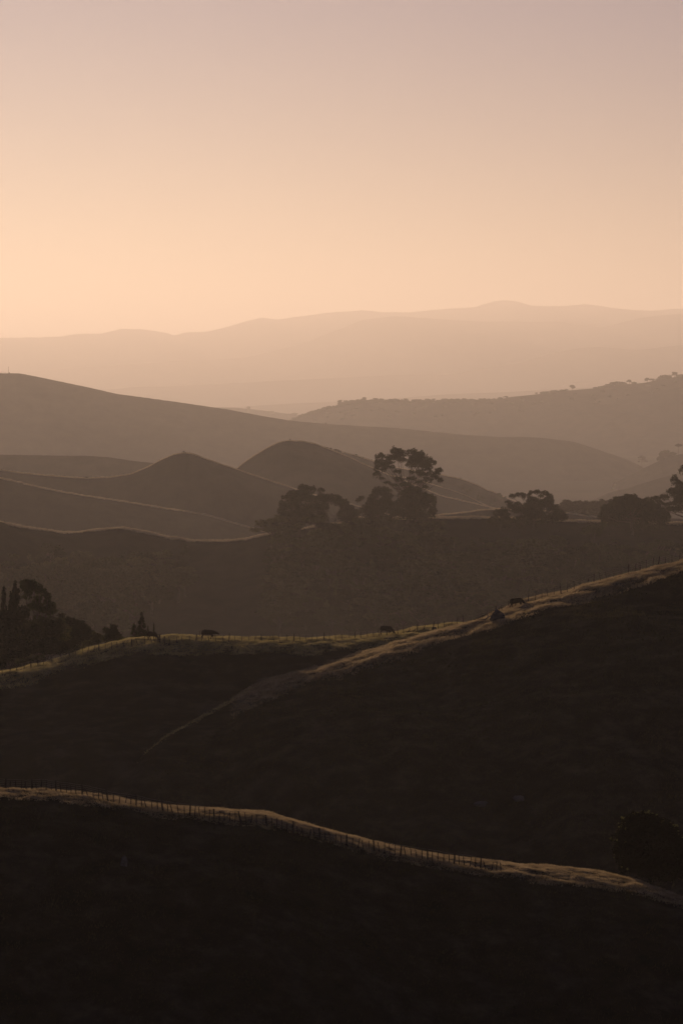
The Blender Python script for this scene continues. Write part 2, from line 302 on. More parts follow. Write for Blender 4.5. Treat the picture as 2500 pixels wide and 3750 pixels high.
P = [(-900, 2990, 432, 10), (100, 2940, 432, 10), (230, 2890, 432, 10), (287, 2852, 432, 10), (338, 2815, 432, 10), (415, 2815, 432, 10), (510, 2840, 432, 10), (689, 2862, 432, 10), (900, 2890, 432, 10), (1500, 3000, 432, 10)]
h_d2 = Hill('low_spur', P, mf=0.35, mb=0.45, front=70, back=30, nx=300, nt=60, und=0.8, und_scale=14, rough=0.25, rough_scale=2, seed=66, smooth=40)
# nearest ridge
P = [(-1500, 2830, 258, 20.6), (-600, 2868, 261, 20.6), (0, 2888, 267, 22.4), (160, 2894, 267, 22.4), (320, 2910, 267, 21.5), (480, 2934, 267, 21.5), (640, 2952, 267, 21.5), (800, 2965, 267, 21.5), (940, 2975, 267, 20.6), (1000, 2985, 267, 20.6), (1116, 3017, 267, 18.9),
     (1275, 3061, 267, 18.9), (1435, 3101, 267, 17.2), (1594, 3133, 267, 17.2), (1754, 3157, 267, 17.2), (1913, 3178, 267, 18.9), (2072, 3192, 267, 21.5), (2232, 3208, 267, 21.5), (2350, 3232, 267, 18.9), (2500, 3285, 265, 13.8), (2800, 3420, 258, 13.8), (3500, 3700, 249, 13.8), (4200, 3800, 249, 13.8)]
h_a = Hill('near_ridge', P, mf=0.5, mb=0.5, front=130, back=110, nx=1200, nt=220, und=1.2, und_scale=22, rough=0.16, rough_scale=1.3, calm=12, gully=0.9, seed=71, smooth=60)
# the hill the photographer stands on
P = [(-1e5, 1875, 1, 3), (1e5, 1875, 1, 3)]
class _CamHill: pass
xx, tt = np.meshgrid(np.linspace(-260, 260, 140), np.sinh(np.linspace(-1, 1, 70) * 3) / np.sinh(3) * 270, indexing='ij')
zz = np.maximum(-1.7 - 0.42 * (np.sqrt(tt ** 2 + 16) - 4) - 0.15 * (np.sqrt(xx ** 2 + 900) - 30) + 1.2 * (1 - np.exp(-(tt / 30) ** 2)) * fbm(xx / 25, tt / 25, 77), GROUND_Z - 3)
i = np.arange(139)[:, None] * 70 + np.arange(69)[None, :]
me = mesh_np('viewpoint_hill', np.stack([xx, tt - 6, zz], -1).reshape(-1, 3), np.stack([i, i + 70, i + 71, i + 1], -1).reshape(-1, 4), M['pasture'], smooth=True)
tag(link(bpy.data.objects.new('viewpoint_hill', me)), kind='structure')
# the plain
gx = np.array([-60000, 60000.0]); gy = np.array([-15000, 85000.0])
me = mesh_np('ground', [(gx[0], gy[0], GROUND_Z), (gx[1], gy[0], GROUND_Z), (gx[1], gy[1], GROUND_Z), (gx[0], gy[1], GROUND_Z)], [(0, 1, 2, 3)], M['plain'])
tag(link(bpy.data.objects.new('ground', me)), kind='structure')

# ------------------------------------------------------------------ grass
def grass(name, hill, pxa, pxb, t0, t1, density, hgt, wid, mat, seed, blades=4, cap=90000, taper=True, lean=0.5, edge=0.0, ragged=0.0, fade_x=None):
    r = np.random.default_rng(seed)
    xa = float(np.interp(pxa, (np.asarray(hill.cx) / hill.cy * FPX + 1250), hill.cx)); xb = float(np.interp(pxb, (np.asarray(hill.cx) / hill.cy * FPX + 1250), hill.cx))
    n = int(min(cap, abs(xb - xa) * (t1 - t0) * density))
    x = r.uniform(xa, xb, n); t = r.uniform(t0, t1, n); y = hill.yc(x) + t
    # clumps
    c = fbm(x / (hgt * 5), y / (hgt * 5), seed, 3) + 0.5
    keep = r.random(n) < np.clip(0.35 + 0.9 * c, 0.1, 1)
    if edge: keep &= r.random(n) < np.clip((t - t0 + ragged * 2 * fbm(x / (ragged * 1.2 + 1), t / (ragged + 1), seed + 3, 3)) / edge, 0, 1)
    if fade_x: keep &= r.random(n) < np.clip(((x / y * FPX + 1250) - fade_x[0]) / (fade_x[1] - fade_x[0]), 0, 1)
    x, y, t, c = x[keep], y[keep], t[keep], c[keep]; n = len(x)
    zz = hill.z(x, y) - 0.03
    B = blades; X = np.repeat(x, B); Y = np.repeat(y, B); Z = np.repeat(zz, B)
    X = X + r.normal(0, wid * 1.8, n * B); Y = Y + r.normal(0, wid * 1.8, n * B)
    h = hgt * np.repeat(0.5 + 0.9 * np.clip(c, 0, 1), B) * r.uniform(0.45, 1.15, n * B)
    a = r.uniform(0, 2 * pi, n * B); w = wid * r.uniform(0.6, 1.3, n * B)
    lx = r.normal(0.12, lean * 0.5, n * B) * h; ly = r.normal(0, lean * 0.5, n * B) * h
    dx = np.cos(a) * w; dy = np.sin(a) * w
    v0 = np.stack([X - dx, Y - dy, Z], -1); v1 = np.stack([X + dx, Y + dy, Z], -1); v2 = np.stack([X + lx, Y + ly, Z + h], -1)
    V = np.stack([v0, v1, v2], 1).reshape(-1, 3); F = np.arange(len(V)).reshape(-1, 3)
    o = link(bpy.data.objects.new(name, mesh_np(name, V, F, M[mat])))
    return tag(o, kind='stuff')

tag(grass('grass', h_a, -120, 2620, -4.2, 9.5, 110, 0.21, 0.02, 'dry_grass', 101, blades=4, cap=150000, edge=2.6, ragged=1.0), label='dry sunlit grass along the nearest ridge crest', cat='grass')  # pale blades end where sunlight ends, darker-coloured grass takes over in shade
tag(grass('grass', h_a, -120, 2620, -55.0, -4.0, 9, 0.22, 0.03, 'shade_dark_grass', 102, blades=3, cap=60000), label='grass on the near slope, coloured dark for its shade', cat='grass')
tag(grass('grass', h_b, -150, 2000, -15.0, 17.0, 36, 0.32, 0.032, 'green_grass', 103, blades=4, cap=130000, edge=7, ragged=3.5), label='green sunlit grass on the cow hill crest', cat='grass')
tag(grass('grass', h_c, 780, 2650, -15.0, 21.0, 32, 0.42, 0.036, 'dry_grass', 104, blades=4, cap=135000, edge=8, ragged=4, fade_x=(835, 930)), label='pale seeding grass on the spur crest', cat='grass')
tag(grass('grass', h_c, 200, 2650, -150.0, -15.0, 4, 0.35, 0.05, 'shade_dark_grass', 105, blades=3, cap=60000), label='rough grass on the spur side, coloured dark for its shade', cat='grass')
tag(grass('grass', h_d1, -100, 500, -6, 8, 14, 0.4, 0.05, 'dry_grass', 106, blades=3, cap=20000, edge=4), label='faint grass on the upper low spur in the dark gully', cat='grass')
tag(grass('grass', h_d2, 270, 760, -5, 8, 14, 0.4, 0.05, 'dry_grass', 107, blades=3, cap=20000, edge=4), label='faint grass on the lower low spur in the dark gully', cat='grass')
tag(grass('grass', h_c, 500, 940, -2.5, 8, 9, 0.35, 0.045, 'green_grass', 108, blades=3, cap=20000, edge=3), label='shaded grass edge where the spur drops to the gully', cat='grass')
for hh, pa, pb, sd, nm in ((h_k, -200, 1100, 110, 'sunlit grass along the bright spur crest'), (h_w, -200, 2700, 111, 'grass along the wooded hill crest'),
                       (h_h, -200, 1500, 112, 'grass along the pointed hill crest'), (h_i, 800, 2300, 113, 'grass along the dome hill crest'),
                       (h_i2, 1250, 2000, 114, 'grass along the shoulder hill crest'), (h_i4, 1400, 1850, 115, 'grass along the small spur crest'), (h_j, 1300, 2600, 116, 'grass along the back paddock crest')):
    tag(grass('grass', hh, pa, pb, -9, 10, 3.5, 0.9, 0.14, 'pale_grass', sd, blades=3, cap=34000, lean=0.4, edge=4, ragged=2), label=nm, cat='grass')

# ------------------------------------------------------------------ trees
def tube(pts, radii, sides=6):
    pts = np.array(pts, float); V = []; F = []
    for i, p in enumerate(pts):
        d = pts[min(i + 1, len(pts) - 1)] - pts[max(i - 1, 0)]; d /= (np.linalg.norm(d) + 1e-9)
        a = np.cross(d, (0, 1, 0.1)); a /= (np.linalg.norm(a) + 1e-9); b = np.cross(d, a)
        for k in range(sides):
            q = 2 * pi * k / sides; V.append(p + radii[i] * (cos(q) * a + sin(q) * b))
    for i in range(len(pts) - 1):
        for k in range(sides):
            F.append((i * sides + k, i * sides + (k + 1) % sides, (i + 1) * sides + (k + 1) % sides, (i + 1) * sides + k))
    return np.array(V), np.array(F)
def join(parts):
    V = []; F = []; o = 0
    for v, f in parts: V.append(v); F.append(f + o); o += len(v)
    return np.concatenate(V), np.concatenate(F)
LEAFY = 4.2
def leaf_geo(blobs, leaf, dens, r, low=0.35, fill=0.25):
    """leaf-sized rhombs spread through each clump's outer volume, clumps broken up by noise"""
    C = []; 
    for (cx, cy_, cz, rx, ry, rz) in blobs:
        n = max(12, int(LEAFY * dens * (rx * rz + rx * ry + ry * rz) / (leaf * leaf)))
        d = r.normal(size=(n, 3)); d /= np.linalg.norm(d, axis=1)[:, None]
        d = d[(d[:, 2] > -0.25) | (r.random(n) < low)]; n = len(d)
        q = fbm(d[:, 0] * 2.2 + cx, d[:, 2] * 2.2 + d[:, 1] * 1.7 + cz, int(abs(cx * 7 + cz * 3)) % 997, 3)
        rad = (0.90 + 0.62 * q) * (1 - 0.32 * r.random(n) ** 2)
        inn = r.random(n) < fill; rad[inn] *= r.random(inn.sum()) ** 0.4
        C.append(np.array([cx, cy_, cz]) + d * rad[:, None] * np.array([rx, ry, rz]))
    C = np.concatenate(C); n = len(C)
    a = r.normal(size=(n, 3)); a /= np.linalg.norm(a, axis=1)[:, None]
    b = np.cross(a, r.normal(size=(n, 3))); b /= np.linalg.norm(b, axis=1)[:, None]
    s = leaf * r.uniform(0.6, 1.3, n)[:, None]
    V = np.stack([C - a * s, C - b * s * 0.55, C + a * s, C + b * s * 0.55], 1).reshape(-1, 3)
    return V, np.arange(len(V)).reshape(-1, 4)
def wood_geo(base, blobs, r0, r, hub=None, every=1):
    """trunk from the base with one limb to each clump"""
    B = np.array(blobs)[:, :3]; base = np.array(base, float)
    cen = B.mean(0); hubp = np.array(hub) if hub is not None else base + (cen - base) * 0.5
    top = base + (cen - base) * 0.8
    n = 6; P = [base + (hubp - base) * t + np.array([r.normal(0, .12), 0, 0]) * r0 * 2 * (0 < t < 1) for t in np.linspace(0, 1, n)]
    parts = [tube(P, np.linspace(r0, r0 * 0.72, n), 7)]
    parts.append(tube([hubp, (hubp + top) / 2 + r.normal(0, r0, 3), top], [r0 * .7, r0 * .5, r0 * .3], 6))
    for k in range(0, len(B), every):
        e = B[k]; s = hubp + (top - hubp) * r.uniform(0, 0.8)
        mid = s + (e - s) * 0.5 + np.array([0, 0, -0.08 * np.linalg.norm(e - s)]) + r.normal(0, 0.04, 3) * np.linalg.norm(e - s)
        parts.append(tube([s, mid, e], [r0 * 0.34, r0 * 0.22, r0 * 0.08], 5))
    return join(parts)

def traced_tree(name, blobs, ox, oy, sc, D, base, hill, label, cat='tree', group=None, leaf=0.45, dens=1.5, r0=0.6, mat='leaf', bark='bark', depth=0.5, seed=1, low=0.35, fill=0.25, grow=1.15, bridge=0.75, fillin=0.55):
    """a tree whose leaf clumps stand where the photograph shows them, on its own trunk"""
    r = np.random.default_rng(seed)
    xs = []
    for b in blobs:
        px, py = ox + b[0] / sc, oy + b[1] / sc; rx, rz = grow * b[2] / sc * D / FPX, grow * b[3] / sc * D / FPX
        xs.append((px, py, rx, rz))
    span = (max(q[0] for q in xs) - min(q[0] for q in xs)) * D / FPX
    B = []
    for px, py, rx, rz in xs:
        dd = r.uniform(-1, 1) * span * depth * 0.5
        x, y, z = at(px, py, D + dd)
        B.append((float(x), float(y), float(z), rx, 0.8 * rx + 0.2 * rz, rz))
    n0 = len(B)
    for i in range(n0):
        for j in range(i + 1, n0):
            a, b = B[i], B[j]; dx = abs(a[0] - b[0]); dz = abs(a[2] - b[2])
            if math.hypot(dx, dz) < 1.15 * ((a[3] + b[3]) / 2 + (a[5] + b[5]) / 2) / 2 * 2 and r.random() < fillin:
                q = r.uniform(0.35, 0.65)
                B.append(tuple(a[k] * q + b[k] * (1 - q) for k in range(3)) + tuple(bridge * (a[k] + b[k]) / 2 for k in range(3, 6)))
    bx, by, _ = at(ox + base[0] / sc, oy + base[1] / sc, D); bx = float(bx); by = float(by)
    bz = float(hill.z(bx, by)) - 0.2
    loc = np.array([bx, by, bz]); Bl = [(b[0] - bx, b[1] - by, b[2] - bz) + tuple(b[3:]) for b in B]
    root = empty(name, loc); tag(root, label, cat, group)
    V, F = wood_geo((0, 0, 0), Bl[:n0], r0, r); link(bpy.data.objects.new('trunk', mesh_np('trunk', V, F, M[bark], True)), root)
    V, F = leaf_geo(Bl, leaf, dens, r, low, fill); link(bpy.data.objects.new('crown', mesh_np('crown', V, F, M[mat])), root)
    return root

# --- big gum group on the wooded hill
O1 = (980, 1600, 2.24, 1666)
traced_tree('eucalyptus_tree', [(930, 165, 45, 42), (915, 215, 42, 42), (895, 310, 36, 34), (1050, 125, 62, 42), (1092, 150, 50, 50), (1010, 180, 50, 42), (960, 230, 38, 32), (1185, 135, 55, 40),
    (1250, 165, 65, 58), (1325, 205, 48, 42), (1300, 250, 50, 36), (1195, 205, 48, 42), (1400, 280, 37, 32), (1270, 312, 44, 28), (1312, 355, 42, 32), (1418, 362, 20, 34), (1062, 285, 34, 20),
    (1288, 415, 32, 22), (985, 378, 36, 16), (932, 340, 26, 14), (1075, 350, 44, 30), (1200, 345, 20, 24), (1125, 395, 50, 30), (1370, 215, 16, 20), (1040, 395, 36, 16), (990, 215, 40, 36), (1100, 192, 42, 26), (1160, 230, 36, 28), (1230, 240, 52, 42), (1180, 290, 24, 20), (1250, 290, 42, 28), (1340, 300, 34, 24), (950, 270, 32, 24), (1020, 250, 28, 20), (890, 262, 24, 18), (1160, 345, 28, 20), (1240, 375, 38, 22), (1370, 330, 34, 20)],
    *O1, (1150, 820), h_w, 'tallest gum tree of the wood with an open domed crown above the others', leaf=0.42, dens=1.3, r0=0.9, seed=201, low=0.2, fill=0.15, grow=1.02, fillin=0.16)
traced_tree('eucalyptus_tree', [(1190, 450, 70, 50), (1260, 500, 70, 50), (1340, 530, 45, 55), (1355, 600, 32, 40), (1240, 580, 70, 50), (1120, 470, 50, 40), (1100, 560, 70, 50), (1160, 630, 80, 50), (1330, 650, 40, 30), (1060, 640, 60, 50), (1240, 660, 70, 40)],
    980, 1600, 2.24, 1658, (1210, 830), h_w, 'dense gum tree directly below the tallest domed crown', leaf=0.45, dens=1.4, r0=0.7, seed=202)
traced_tree('eucalyptus_tree', [(905, 440, 42, 30), (960, 440, 48, 28), (870, 490, 38, 30), (985, 490, 42, 30), (840, 530, 36, 30), (770, 502, 26, 18), (740, 522, 20, 18), (930, 560, 70, 46), (880, 620, 80, 56), (800, 610, 50, 45), (1000, 600, 70, 56), (850, 700, 80, 50), (960, 690, 80, 50)],
    980, 1600, 2.24, 1651, (930, 860), h_w, 'middle gum tree with a low round top left of the tallest tree', leaf=0.42, dens=1.3, r0=0.6, seed=203)
traced_tree('eucalyptus_tree', [(290, 420, 42, 30), (370, 432, 22, 32), (435, 442, 28, 24), (200, 455, 30, 18), (250, 485, 70, 40), (160, 500, 38, 32), (340, 510, 70, 36), (130, 560, 38, 42), (108, 610, 32, 28), (200, 580, 60, 50), (300, 600, 60, 46), (150, 660, 50, 44),
    (240, 680, 70, 50), (350, 680, 60, 50), (200, 740, 70, 40), (400, 590, 60, 50)],
    980, 1600, 2.24, 1649, (270, 900), h_w, 'wide gum tree with knobbly top at the left end of the crest group', leaf=0.42, dens=1.35, r0=0.7, seed=204)
traced_tree('eucalyptus_tree', [(440, 510, 70, 40), (520, 508, 60, 36), (580, 520, 46, 42), (630, 560, 42, 46), (680, 600, 34, 36), (460, 580, 40, 50), (600, 640, 30, 46), (650, 680, 50, 46), (720, 640, 36, 42), (440, 680, 50, 50), (700, 720, 60, 40), (610, 740, 40, 26)],
    980, 1600, 2.24, 1654, (545, 860), h_w, 'smooth topped gum tree with bare stems showing in a gap of the crown', leaf=0.42, dens=1.3, r0=0.55, seed=205, bark='bark_pale')
traced_tree('eucalyptus_tree', [(60, 730, 26, 26), (100, 755, 28, 28), (50, 765, 20, 18)], 980, 1600, 2.24, 1639, (75, 840), h_w, 'small low tree at the left foot of the gum group', leaf=0.4, dens=1.3, r0=0.25, seed=206)
# --- right-hand trees on the crest
O2 = (1750, 1750, 2.0907)
traced_tree('eucalyptus_tree', [(260, 140, 28, 18), (318, 130, 40, 18), (348, 145, 18, 22), (385, 142, 17, 17), (405, 115, 17, 16), (450, 110, 32, 18), (512, 115, 29, 18), (552, 150, 25, 28), (568, 175, 14, 20), (480, 140, 20, 16), (420, 175, 46, 24), (300, 205, 34, 20),
    (232, 188, 28, 14), (260, 232, 36, 26), (440, 220, 70, 40), (520, 220, 66, 46), (572, 245, 46, 42), (622, 275, 46, 36), (662, 305, 30, 24), (350, 255, 70, 46), (450, 310, 90, 46), (560, 320, 70, 36), (340, 330, 80, 46)],
    *O2, 1666, (430, 440), h_w, 'dark gum tree topped by a row of small rounded leaf domes', leaf=0.42, dens=1.3, r0=0.7, seed=207, low=0.25, grow=1.14, fillin=0.4)
traced_tree('broadleaf_tree', [(190, 255, 38, 26), (150, 275, 32, 26), (212, 282, 34, 26), (120, 320, 46, 28), (200, 340, 70, 40)], *O2, 1659, (170, 440), h_w,
    'low round tree at the left foot of the dome-topped gum', leaf=0.42, dens=1.4, r0=0.3, seed=208)
traced_tree('broadleaf_tree', [(1160, 158, 56, 32), (1085, 172, 56, 34), (1048, 192, 44, 36), (1230, 188, 56, 36), (1290, 200, 56, 40), (980, 242, 46, 36), (1040, 240, 80, 56), (1150, 230, 100, 66), (1350, 240, 60, 46), (958, 290, 44, 36), (1050, 310, 110, 60), (1200, 310, 120, 66), (1350, 320, 100, 66), (1420, 290, 46, 56)],
    *O2, 1661, (1180, 470), h_w, 'broad solid dome-shaped tree at the right side of the crest', leaf=0.42, dens=1.7, r0=0.9, seed=209, low=0.6)
traced_tree('eucalyptus_tree', [(1500, 18, 28, 36), (1535, 40, 36, 26), (1480, 108, 38, 34), (1432, 150, 36, 24), (1362, 160, 38, 22), (1400, 198, 30, 14), (1545, 130, 50, 44), (1525, 190, 46, 26), (1450, 205, 36, 13), (1545, 232, 46, 28), (1490, 245, 50, 18),
    (1620, -60, 70, 50), (1680, 20, 80, 60), (1620, 80, 70, 50), (1720, 120, 80, 60), (1640, 200, 80, 50), (1780, 60, 50, 50), (1760, 200, 60, 50)],
    *O2, 1651, (1630, 460), h_w, 'tall open gum tree cut by the right edge of the photo', leaf=0.42, dens=1.3, r0=0.8, seed=210, low=0.25)
traced_tree('broadleaf_tree', [(880, 380, 46, 24), (952, 360, 34, 22), (830, 412, 36, 28), (900, 420, 50, 26)], *O2, 1633, (890, 480), h_w, 'small lighter leafed tree left below the solid dome tree', leaf=0.42, dens=1.1, r0=0.3, seed=211, mat='leaf_green')
traced_tree('broadleaf_tree', [(870, 592, 46, 28), (930, 640, 40, 44), (992, 690, 30, 20), (930, 705, 60, 30), (870, 660, 60, 50)], *O2, 1579, (920, 800), h_w, 'rim-lit rounded tree alone low on the dark wooded slope', leaf=0.42, dens=1.3, r0=0.35, seed=212, mat='leaf_green')

# --- tree templates for the woods
def template(kind, seed):
    """mesh data for crown and trunk of a tree about 1 unit tall x 10"""
    r = np.random.default_rng(seed); B = []
    if kind == 'round':
        for k in range(15):
            a = r.uniform(0, 2 * pi); q = r.uniform(0.0, 3.2); z = r.uniform(4.2, 8.6); q *= sqrt(max(0.15, 1 - ((z - 5.8) / 3.6) ** 2))
            s = r.uniform(1.0, 1.8); B.append((q * cos(a), q * sin(a), z, s, s, s * 0.8))
    elif kind == 'gum':
        for k in range(14):
            a = r.uniform(0, 2 * pi); z = r.uniform(4.5, 9.3); q = r.uniform(0.6, 2.6) * (1.1 if z < 8 else 0.7)
            s = r.uniform(0.7, 1.25); B.append((q * cos(a), q * sin(a), z, s, s, s * 0.7))
    elif kind == 'tall':
        for k in range(16):
            z = 2.5 + 7.2 * k / 15; a = r.uniform(0, 2 * pi); s = (0.35 + 1.0 * (1 - k / 15) ** 0.8); q = s * 0.55
            B.append((q * cos(a), q * sin(a), z, s, s, 0.7))
    elif kind == 'conifer':
        for k in range(30):
            z = 1.2 + 8.6 * k / 29; s0 = 2.0 * (1 - k / 30) ** 1.1 + 0.12
            for j in range(3):
                a = r.uniform(0, 2 * pi); q = s0 * r.uniform(0.45, 0.8); B.append((q * cos(a), q * sin(a), z - 0.1 * q + r.normal(0, 0.1), s0 * 0.42 + 0.08, s0 * 0.42 + 0.08, 0.32))
    elif kind == 'shrub':
        for k in range(9):
            a = r.uniform(0, 2 * pi); q = r.uniform(0, 4.0); s = r.uniform(1.8, 3.2); z = r.uniform(2.2, 7.2 - q * 0.6)
            B.append((q * cos(a), q * sin(a), z, s, s, s * 0.9))
    leaf = {'round': .30, 'gum': .26, 'tall': .26, 'conifer': .2, 'shrub': .5}[kind]
    V, F = leaf_geo(B, leaf, {'round': 1.5, 'gum': 1.3, 'tall': 1.4, 'conifer': 1.5, 'shrub': 1.3}[kind], r, 0.5)
    W = wood_geo((0, 0, -0.6), B, 0.30 if kind != 'shrub' else 0.3, r, every=3 if kind in ('conifer', 'tall') else 1)
    return (V, F), W
TPL = {}
def get_tpl(kind, v, mat, bark='bark'):
    key = (kind, v, mat, bark)
    if key not in TPL:
        (V, F), (VW, FW) = template(kind, 300 + v * 13 + len(kind))
        TPL[key] = (mesh_np('crown', V, F, M[mat]), mesh_np('trunk', VW, FW, M[bark], True))
    return TPL[key]
ONE = {}
def get_one(kind, v, mat):
    """crown and stem in one mesh, for trees a few pixels tall"""
    key = (kind, v, mat)
    if key not in ONE:
        (V, F), (VW, FW) = template(kind, 300 + v * 13 + len(kind))
        keep = np.arange(0, len(F), 2); 
        Vk = V.reshape(-1, 4, 3)[keep]; c = Vk.mean(1, keepdims=True); Vk = (c + (Vk - c) * 1.5).reshape(-1, 3); Fk = np.arange(len(Vk)).reshape(-1, 4)
        VV, FF = join([(Vk, Fk), (VW, FW)])
        ONE[key] = mesh_np('tree', VV, FF, [M[mat], M['bark']], midx=np.concatenate([np.zeros(len(Fk)), np.ones(len(FW))]))
    return ONE[key]
def plant(name, kind, v, x, y, z, h, label, cat, group=None, mat='leaf', bark='bark', wide=1.0, rz=0.0, one=False):
    s = h / 10.0
    if one:
        o = bpy.data.objects.new(name, get_one(kind, v, mat)); o.location = (x, y, z); o.rotation_euler = (0, 0, rz); link(o)
    else:
        o = empty(name, (x, y, z), rz); c, w = get_tpl(kind, v, mat, bark)
        link(bpy.data.objects.new('crown', c), o); link(bpy.data.objects.new('trunk', w), o)
    o.scale = (s * wide, s * wide, s)
    return tag(o, label, cat, group)
def plant_px(name, kind, v, px, top, D, hill, label, cat, group=None, bury=0.2, **kw):
    """a tree standing on the hill at distance D whose top is seen at pixel (px, top)"""
    x, y, zt = [float(q) for q in at(px, top, D)]
    zb = float(hill.z(x, y)) - bury
    return plant(name, kind, v, x, y, zb, max(0.8, zt - zb) / 0.97, label, cat, group, **kw)

# wood on the dark slope
r = np.random.default_rng(55)
G = 'trees of the dark wood filling the valley slope'
cnt = 0
def wood_ok(fx, fy):
    if fx > 610 and fy > 1235 and fy < 1480: return True
    if fx < 440 and fy > 1335 and fy < 1500: return fx < 440 - (fy - 1335) * 0.9
    return False
tries = 0
rows = np.linspace(1262, 1465, 9)
for j, fy in enumerate(rows):
    fx = -60 + r.uniform(0, 20)
    while fx < 1640:
        if wood_ok(fx, fy):
            p = h_w.ray(fx * S, fy * S, near=230)
            if p:
                kind = ['round', 'gum', 'round', 'gum', 'tall'][r.integers(0, 5)]
                hgt = r.uniform(11, 20) * (1.15 if kind == 'gum' else 1)
                if fx > 1000 and fy < 1300: hgt = r.uniform(5, 8)
                plant('forest_tree', kind, int(r.integers(0, 3)), p[0], p[1], p[2] - 0.3, hgt, 'dark leafy tree in the shaded wood below the crest', 'tree', G,
                      mat=['leaf', 'leaf_green', 'leaf_light'][r.integers(0, 3)], wide=r.uniform(1.3, 1.9), rz=r.uniform(0, 6.28)); cnt += 1
        fx += r.uniform(38, 66)
for a, b, y0, y1 in ((632, 1012, 1206, 1232), (1125, 1305, 1200, 1226), (1362, 1600, 1200, 1228)):
    for rowk in range(3):
        fx = a + r.uniform(0, 10)
        while fx < b:
            top = (r.uniform(y0, y1) + rowk * 14) * S; D = 1690 - rowk * 16
            plant_px('forest_tree', ['round', 'gum', 'shrub'][r.integers(0, 3)], int(r.integers(0, 3)), fx * S, top, D, h_w, 'dark leafy tree closing the belt along the wooded crest', 'tree', 'trees of the belt along the wooded crest', mat=['leaf', 'leaf', 'leaf_green'][rowk], wide=r.uniform(1.3, 1.9), rz=r.uniform(0, 6))
            fx += r.uniform(22, 38)
# row of rim-lit trees at left
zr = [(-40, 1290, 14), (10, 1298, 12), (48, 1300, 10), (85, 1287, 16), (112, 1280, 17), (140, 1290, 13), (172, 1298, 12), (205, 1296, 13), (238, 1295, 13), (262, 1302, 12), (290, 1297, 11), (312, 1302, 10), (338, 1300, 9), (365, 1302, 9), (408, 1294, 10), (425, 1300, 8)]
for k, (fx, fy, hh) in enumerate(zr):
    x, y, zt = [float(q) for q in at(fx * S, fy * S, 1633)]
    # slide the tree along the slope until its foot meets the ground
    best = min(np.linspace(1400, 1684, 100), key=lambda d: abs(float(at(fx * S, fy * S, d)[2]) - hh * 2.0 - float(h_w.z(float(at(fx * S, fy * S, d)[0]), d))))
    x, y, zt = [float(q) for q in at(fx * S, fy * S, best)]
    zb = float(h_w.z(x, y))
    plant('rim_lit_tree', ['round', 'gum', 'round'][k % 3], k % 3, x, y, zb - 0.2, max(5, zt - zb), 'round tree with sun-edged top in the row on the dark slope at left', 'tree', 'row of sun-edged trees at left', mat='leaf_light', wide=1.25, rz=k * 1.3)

# --- trees behind the cow hill at left
O3 = (0, 2050, 3.136)
traced_tree('eucalyptus_tree', [(300, 262, 56, 38), (380, 275, 50, 38), (268, 315, 36, 50), (350, 325, 90, 56), (450, 335, 50, 55), (500, 375, 46, 50), (550, 430, 38, 52), (600, 530, 40, 46), (636, 590, 18, 36), (540, 505, 50, 44), (300, 430, 46, 36), (440, 450, 46, 40), (470, 560, 60, 40), (380, 540, 60, 40), (560, 600, 50, 40)],
    *O3, 560, (430, 1100), h_b, 'tall bushy gum tree with leaning crown at the left edge', leaf=0.26, dens=1.3, r0=0.45, seed=221, mat='leaf_green', low=0.5)
traced_tree('broadleaf_tree', [(450, 700, 100, 50), (600, 730, 120, 70), (690, 700, 60, 36), (330, 770, 80, 50), (520, 820, 160, 80), (720, 800, 90, 60), (380, 880, 140, 80), (640, 900, 130, 80)],
    *O3, 545, (520, 1120), h_b, 'lighter bushy tree in front below the leaning gum', leaf=0.24, dens=0.8, r0=0.35, seed=222, mat='leaf_light', low=0.6)
traced_tree('broadleaf_tree', [(700, 640, 40, 24), (780, 695, 56, 36), (850, 722, 70, 44), (930, 745, 60, 44), (990, 800, 50, 44), (1045, 850, 44, 36), (900, 830, 110, 70), (800, 900, 120, 70), (960, 910, 90, 60)],
    *O3, 570, (880, 1060), h_b, 'dark tree mass sloping down right of the leaning gum', leaf=0.26, dens=1.4, r0=0.35, seed=223, low=0.6)
traced_tree('broadleaf_tree', [(150, 640, 150, 60), (60, 700, 120, 90), (250, 620, 100, 60), (200, 780, 180, 110), (40, 860, 140, 120), (250, 930, 160, 110), (80, 1030, 150, 100), (-120, 700, 120, 100), (-140, 900, 150, 130)],
    *O3, 552, (120, 1200), h_b, 'large dark tree mass filling the left edge', leaf=0.26, dens=1.5, r0=0.4, seed=224, low=0.6)
traced_tree('broadleaf_tree', [(1270, 840, 66, 50), (1335, 880, 56, 66), (1215, 800, 34, 26), (1300, 775, 44, 34), (1380, 920, 34, 50), (1240, 920, 60, 40)], *O3, 530, (1310, 1040), h_b, 'round dark shrub with bright tips beside the fence at left', cat='shrub', leaf=0.2, dens=1.3, r0=0.15, seed=225, low=0.6)
traced_tree('broadleaf_tree', [(1110, 870, 44, 26), (1080, 850, 24, 24), (1160, 890, 40, 26), (1110, 940, 70, 40), (1010, 965, 60, 36)], *O3, 528, (1080, 1040), h_b, 'low twiggy scrub left of the round dark shrub', cat='shrub', leaf=0.2, dens=1.1, r0=0.12, seed=226, mat='leaf_light', low=0.6)
traced_tree('broadleaf_tree', [(920, 1020, 70, 30), (850, 1060, 70, 26), (980, 1030, 50, 26)], *O3, 505, (900, 1100), h_b, 'low scrub against the fence below the dark sloping trees', cat='shrub', leaf=0.18, dens=1.0, r0=0.1, seed=227, mat='leaf_light', low=0.6)
traced_tree('broadleaf_tree', [(400, 1140, 90, 40), (300, 1150, 60, 30), (230, 1165, 60, 34), (470, 1120, 50, 30)], *O3, 503, (350, 1200), h_b, 'pale twiggy scrub just above the grass at the left edge', cat='shrub', leaf=0.18, dens=1.0, r0=0.1, seed=228, mat='leaf_light', low=0.6)
